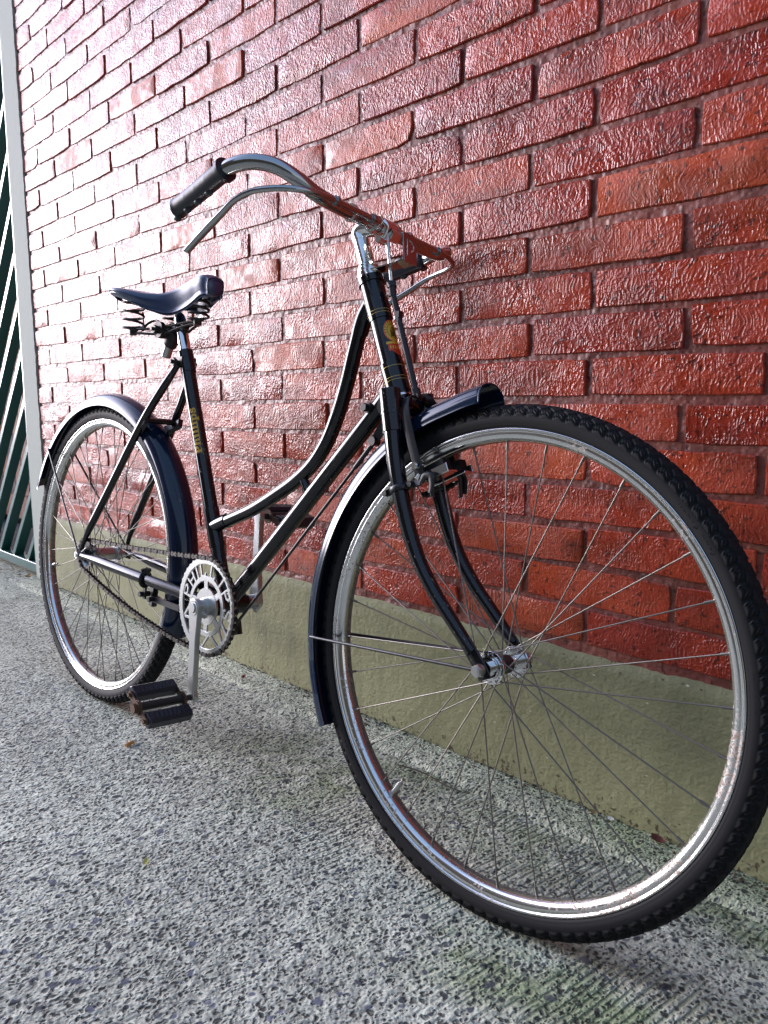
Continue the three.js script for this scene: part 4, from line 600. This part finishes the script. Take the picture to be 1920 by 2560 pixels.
// --- saddle on its springs, seat post
part('seat_post', merge([rod(seatT(0.455), seatT(0.533), 0.0124, 22), sweep([seatT(0.53), seatT(0.541), seatT(0.548), seatT(0.5515)], f => 0.0124 * Math.sqrt(Math.max(0.02, 1 - f ** 3)), { seg: 10, radial: 22 })]), M.chrome);
part('post_arm', merge([rod([0.272, 0.505, 0], [0.2475, 0.462, 0], 0.0108, 20)]), M.steel);
{
  const pos = [], uv = [], idx = [], NS = 44, NT = 30;
  const lerpT = (tb, x) => { for (let i = 0; i + 1 < tb.length; i++) if (x <= tb[i + 1][0]) { const f = (x - tb[i][0]) / (tb[i + 1][0] - tb[i][0]); const m = k => { const a = tb[Math.max(0, k - 1)], b = tb[Math.min(tb.length - 1, k + 1)]; return (b[1] - a[1]) / (b[0] - a[0]); }, h = tb[i + 1][0] - tb[i][0], f2 = f * f, f3 = f2 * f; return (2 * f3 - 3 * f2 + 1) * tb[i][1] + (f3 - 2 * f2 + f) * h * m(i) + (3 * f2 - 2 * f3) * tb[i + 1][1] + (f3 - f2) * h * m(i + 1); } return tb[tb.length - 1][1]; };
  const top = [[0, 0.5965], [0.08, 0.603], [0.2, 0.600], [0.4, 0.589], [0.55, 0.590], [0.75, 0.605], [0.92, 0.6165], [1, 0.612]], half = [[0, 0.060], [0.03, 0.086], [0.1, 0.101], [0.22, 0.100], [0.36, 0.080], [0.5, 0.052], [0.65, 0.035], [0.85, 0.028], [0.96, 0.0255], [1, 0.020]], skirt = [[0, 0.010], [0.1, 0.012], [0.3, 0.020], [0.45, 0.032], [0.6, 0.044], [0.8, 0.046], [0.95, 0.036], [1, 0.030]];
  const X0 = 0.150, X1 = 0.427, th = 0.0045;
  for (let L = 0; L < 2; L++) for (let i = 0; i <= NS; i++) for (let j = 0; j <= NT; j++) {
    const s = i / NS, t = j / NT * 2 - 1, a = Math.abs(t), w = lerpT(half, s) - L * th * 0.8, tp = lerpT(top, s) - L * th, sk = lerpT(skirt, s);
    let z, y; const e = 0.66; // flat across, then rolls down into the skirt
    if (a < e) { z = w * a / e * 0.93; y = tp - 0.006 * (a / e) ** 2 - (s < 0.3 ? 0.004 * (1 - a / e) * (1 - s / 0.3) * smooth(0, 0.5, 1 - a) : 0); } else { const q = (a - e) / (1 - e); z = w * (0.93 + 0.07 * Math.sin(Math.min(1, q * 1.6) * Math.PI / 2) - 0.12 * smooth(0.5, 1, q)); y = tp - 0.006 - sk * (q ** 1.25); }
    let x = X0 + (X1 - X0) * s; if (s > 0.985) y -= 0.003; if (s > 0.93) x += 0.004 * smooth(0.93, 1, s) * (1 - a); y += 0.0005 * nz(x * 30, z * 30, 1);
    pos.push(x, y, z * Math.sign(t)); uv.push(s, t);
  }
  const S = NT + 1, B = (NS + 1) * S;
  for (let i = 0; i < NS; i++) for (let j = 0; j < NT; j++) { const a = i * S + j; idx.push(a, a + 1, a + S, a + 1, a + S + 1, a + S, B + a, B + a + S, B + a + 1, B + a + 1, B + a + S, B + a + S + 1); }
  for (let i = 0; i < NS; i++) for (const j of [0, NT]) { const a = i * S + j; idx.push(a, a + S, B + a, B + a, a + S, B + a + S); }
  for (const i of [0, NS]) for (let j = 0; j < NT; j++) { const a = i * S + j; idx.push(a, B + a, a + 1, a + 1, B + a, B + a + 1); }
  const g = new THREE.BufferGeometry(); g.setAttribute('position', new THREE.Float32BufferAttribute(pos, 3)); g.setAttribute('uv', new THREE.Float32BufferAttribute(uv, 2)); g.setIndex(idx); g.computeVertexNormals();
  const flap = new THREE.SphereGeometry(0.021, 20, 14); flap.scale(0.55, 0.92, 1.05); flap.translate(0.420, 0.592, 0);
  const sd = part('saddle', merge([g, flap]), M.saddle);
  const helix = (x, z, y0, y1, r0, r1, turns) => sweep(Array.from({ length: Math.round(turns * 16) + 1 }, (_, k) => { const f = k / (turns * 16), a = f * turns * Math.PI * 2; const r = r0 + (r1 - r0) * f; return [x + r * Math.cos(a), y0 + (y1 - y0) * f, z + r * Math.sin(a)]; }), 0.0028, { seg: Math.round(turns * 24), radial: 8 });
  for (const z of [0.047, -0.047]) sub(numbered('spring'), merge([helix(0.188, z, 0.513, 0.588, 0.0215, 0.0215, 4.2), rod([0.188, 0.574, z], [0.188, 0.592, z], 0.0065), rod([0.188, 0.504, z], [0.188, 0.520, z], 0.0085)]), M.darkSteel, sd);
  sub(numbered('spring'), merge([helix(0.370, 0, 0.528, 0.576, 0.0205, 0.0205, 3.8), rod([0.37, 0.57, 0], [0.37, 0.59, 0], 0.006), rod([0.368, 0.520, 0], [0.368, 0.533, 0], 0.0085)]), M.darkSteel, sd);
  for (const s of [1, -1]) sub(numbered('saddle_wire'), merge([sweep([[0.188, 0.516, 0.047 * s], [0.215, 0.5165, 0.04 * s], [0.25, 0.517, 0.028 * s], [0.285, 0.521, 0.020 * s], [0.335, 0.526, 0.011 * s], [0.37, 0.528, 0.004 * s]], 0.0028, { seg: 26, radial: 8 }), sweep([[0.188, 0.508, 0.047 * s], [0.215, 0.507, 0.042 * s], [0.25, 0.505, 0.030 * s], [0.285, 0.508, 0.021 * s], [0.335, 0.519, 0.012 * s], [0.37, 0.523, 0.005 * s]], 0.0028, { seg: 26, radial: 8 }), sweep([[0.205, 0.514, 0.036 * s], [0.212, 0.53, 0.026 * s], [0.23, 0.537, 0.018 * s], [0.252, 0.53, 0.022 * s], [0.262, 0.516, 0.026 * s]], 0.0026, { seg: 20, radial: 8 })]), M.darkSteel, sd);
  sub('saddle_clamp', merge([cylZ(0.0175, 0.020, 0.030, 0.262, 0.5135, 24), cylZ(0.0175, -0.030, -0.020, 0.262, 0.5135, 24), nutAlongZ(0.0085, 0.010, T(0.262, 0.5135, 0.035)), cylZ(0.004, 0.03, 0.046, 0.262, 0.5135, 12), cylZ(0.0145, -0.021, 0.021, 0.265, 0.511, 20), sweep([[0.268, 0.512, 0], [0.272, 0.498, 0], [0.262, 0.486, 0]], 0.0150, { seg: 8, radial: 18 }), along([0.262, 0.513, 0.0], [0.325, 0.522, 0.0], 0.016, 0.014)]), M.darkSteel, sd);
}
// ---------------------------------------------------------------- litter on the ground
function leaf(name, label, cat, col, x, z, size, turn, curl = 0.25, y = 0.004, tip = 1.6) {
  const n = 8, pos = [], idx = [], wd = rr(0.36, 0.44);
  for (let L = 0; L < 2; L++) for (let i = 0; i <= n; i++) for (let j = -2; j <= 2; j++) { const s = i / n, w = wd * Math.sin(Math.PI * Math.pow(s, 0.8)) ** 0.8 + 0.01; const a = j / 2 * w, b = (s - 0.5) * tip; pos.push(a * size, (curl * (b * b + a * a * 1.6) + 0.08 * nz(s * 5 + x * 9, a * 6, z * 9)) * size - L * 0.0004, b * size); }
  for (let L = 0; L < 2; L++) for (let i = 0; i < n; i++) for (let j = 0; j < 4; j++) { const a = L * (n + 1) * 5 + i * 5 + j; L ? idx.push(a, a + 1, a + 5, a + 1, a + 6, a + 5) : idx.push(a, a + 5, a + 1, a + 1, a + 5, a + 6); }
  const g = new THREE.BufferGeometry(); g.setAttribute('position', new THREE.Float32BufferAttribute(pos, 3)); g.setIndex(idx); g.computeVertexNormals();
  const m = mesh(numbered(name), g, std({ color: col, roughness: 0.75 })); m.position.set(x, y, z); m.rotation.y = turn; if (label) tag(m, label, cat); return m;
}
{
  const b = tag(new THREE.Group(), 'cigarette butt lying on the concrete below the lower pedal', 'cigarette butt'); b.name = 'cigarette_butt'; scene.add(b); b.position.set(-0.188, 0.0045, 0.47); b.rotation.y = 1.9;
  mesh('filter', rod([0, 0, 0], [0.019, 0.0005, 0], 0.0040, 14), std({ color: lin(0.55, 0.27, 0.09), roughness: 0.8 }), b); mesh('paper', rod([0.019, 0.0005, 0], [0.027, 0.0012, 0], 0.0041, 14), std({ color: lin(0.7, 0.66, 0.58), roughness: 0.85 }), b);
}
leaf('red_leaf', 'small curled dark red leaf on the concrete beyond the lower pedal', 'leaf', lin(0.20, 0.02, 0.02), -0.344, 0.075, 0.013, 0.7, 0.6, 0.012);
leaf('brown_leaf', 'crumpled reddish brown leaf by the wall base inside the front wheel', 'leaf', lin(0.12, 0.03, 0.018), 0.766, 0.024, 0.019, 1.3, 0.5, 0.011);
leaf('paper_scrap', 'small white torn scrap lying by the wall base behind the front wheel', 'paper scrap', lin(0.72, 0.70, 0.62), 0.677, 0.018, 0.012, 1.2, 0.2, 0.011, 1.2);
leaf('yellow_leaf', 'tiny yellow green leaf blade on the open concrete', 'leaf', lin(0.40, 0.38, 0.10), 0.235, 0.641, 0.011, 0.9, 0.5, 0.005, 1.8);
leaf('tan_leaf', 'tan curled leaf next to the white scrap by the wall base', 'leaf', lin(0.30, 0.20, 0.08), 0.647, 0.022, 0.012, 2.0, 0.7, 0.011);
leaf('dry_leaf', 'dry tan leaf on the ground at the foot of the pale band', 'leaf', lin(0.42, 0.26, 0.13), -1.975, 0.035, 0.03, 0.8, 0.6, 0.012);
{ const gs = []; for (let k = 0; k < 120; k++) { const g = new THREE.PlaneGeometry(rr(0.008, 0.022), rr(0.006, 0.012), 2, 1); g.rotateX(-Math.PI / 2 + rr(-0.5, 0.5)); g.rotateY(rr(0, 6)); g.translate(-2.02 - rnd() * 0.8, 0.006 + rnd() * 0.008, rr(0.0, 0.07)); gs.push(g); }
  const m = mesh('leaf_litter', merge(gs), std({ color: lin(0.40, 0.33, 0.22), roughness: 0.9, side: THREE.DoubleSide })); tag(m, 'dry crumbled leaf litter along the foot of the gate', 'leaf litter'); m.userData.kind = 'stuff'; }
tag(mesh('twig', sweep([[0.27, 0.004, 0.125], [0.33, 0.006, 0.117], [0.40, 0.005, 0.122], [0.43, 0.004, 0.118]], 0.0014, { seg: 14, radial: 6 }), std({ color: lin(0.05, 0.04, 0.03), roughness: 0.9 })), 'thin dark twig on the concrete by the joint below the front hub', 'twig');

{ // grit and crumbs gathered in the corner between the wall and the paving
  const base = [new THREE.TetrahedronGeometry(1), new THREE.OctahedronGeometry(1), new THREE.IcosahedronGeometry(1)].map(g => { g.deleteAttribute('uv'); return g; });
  const cols = [lin(0.06, 0.045, 0.03), lin(0.12, 0.08, 0.045), lin(0.22, 0.20, 0.16), lin(0.05, 0.065, 0.03)];
  const buckets = cols.map(() => []);
  for (let k = 0; k < 3600; k++) { const x = -1.8 + rnd() * 3.2; if (fbm(x * 5, 3, 3) + 0.25 < rnd() * 0.6) continue; const d = 0.008 + 0.035 * rnd() ** 2.6, s = 0.0008 + 0.0026 * rnd() ** 3; const g = base[k % 3].clone(); g.scale(s * rr(0.7, 1.8), s * 0.7, s); g.rotateY(rr(0, 6)); g.translate(x, 0.0065 + s * 0.3, d); buckets[Math.floor(rnd() * 4)].push(g); }
  const grp = tag(new THREE.Group(), 'grit and crumbs strewn along the foot of the olive base', 'grit'); grp.name = 'grit'; grp.userData.kind = 'stuff'; scene.add(grp);
  buckets.forEach((b, i) => { const m = mesh(numbered('grains'), mergeGeometries(b.map(g => g.index ? g.toNonIndexed() : g)), std({ color: cols[i], roughness: 0.95, flatShading: true }), grp); m.userData.kind = 'stuff'; });
}
renderer.render(scene, camera);
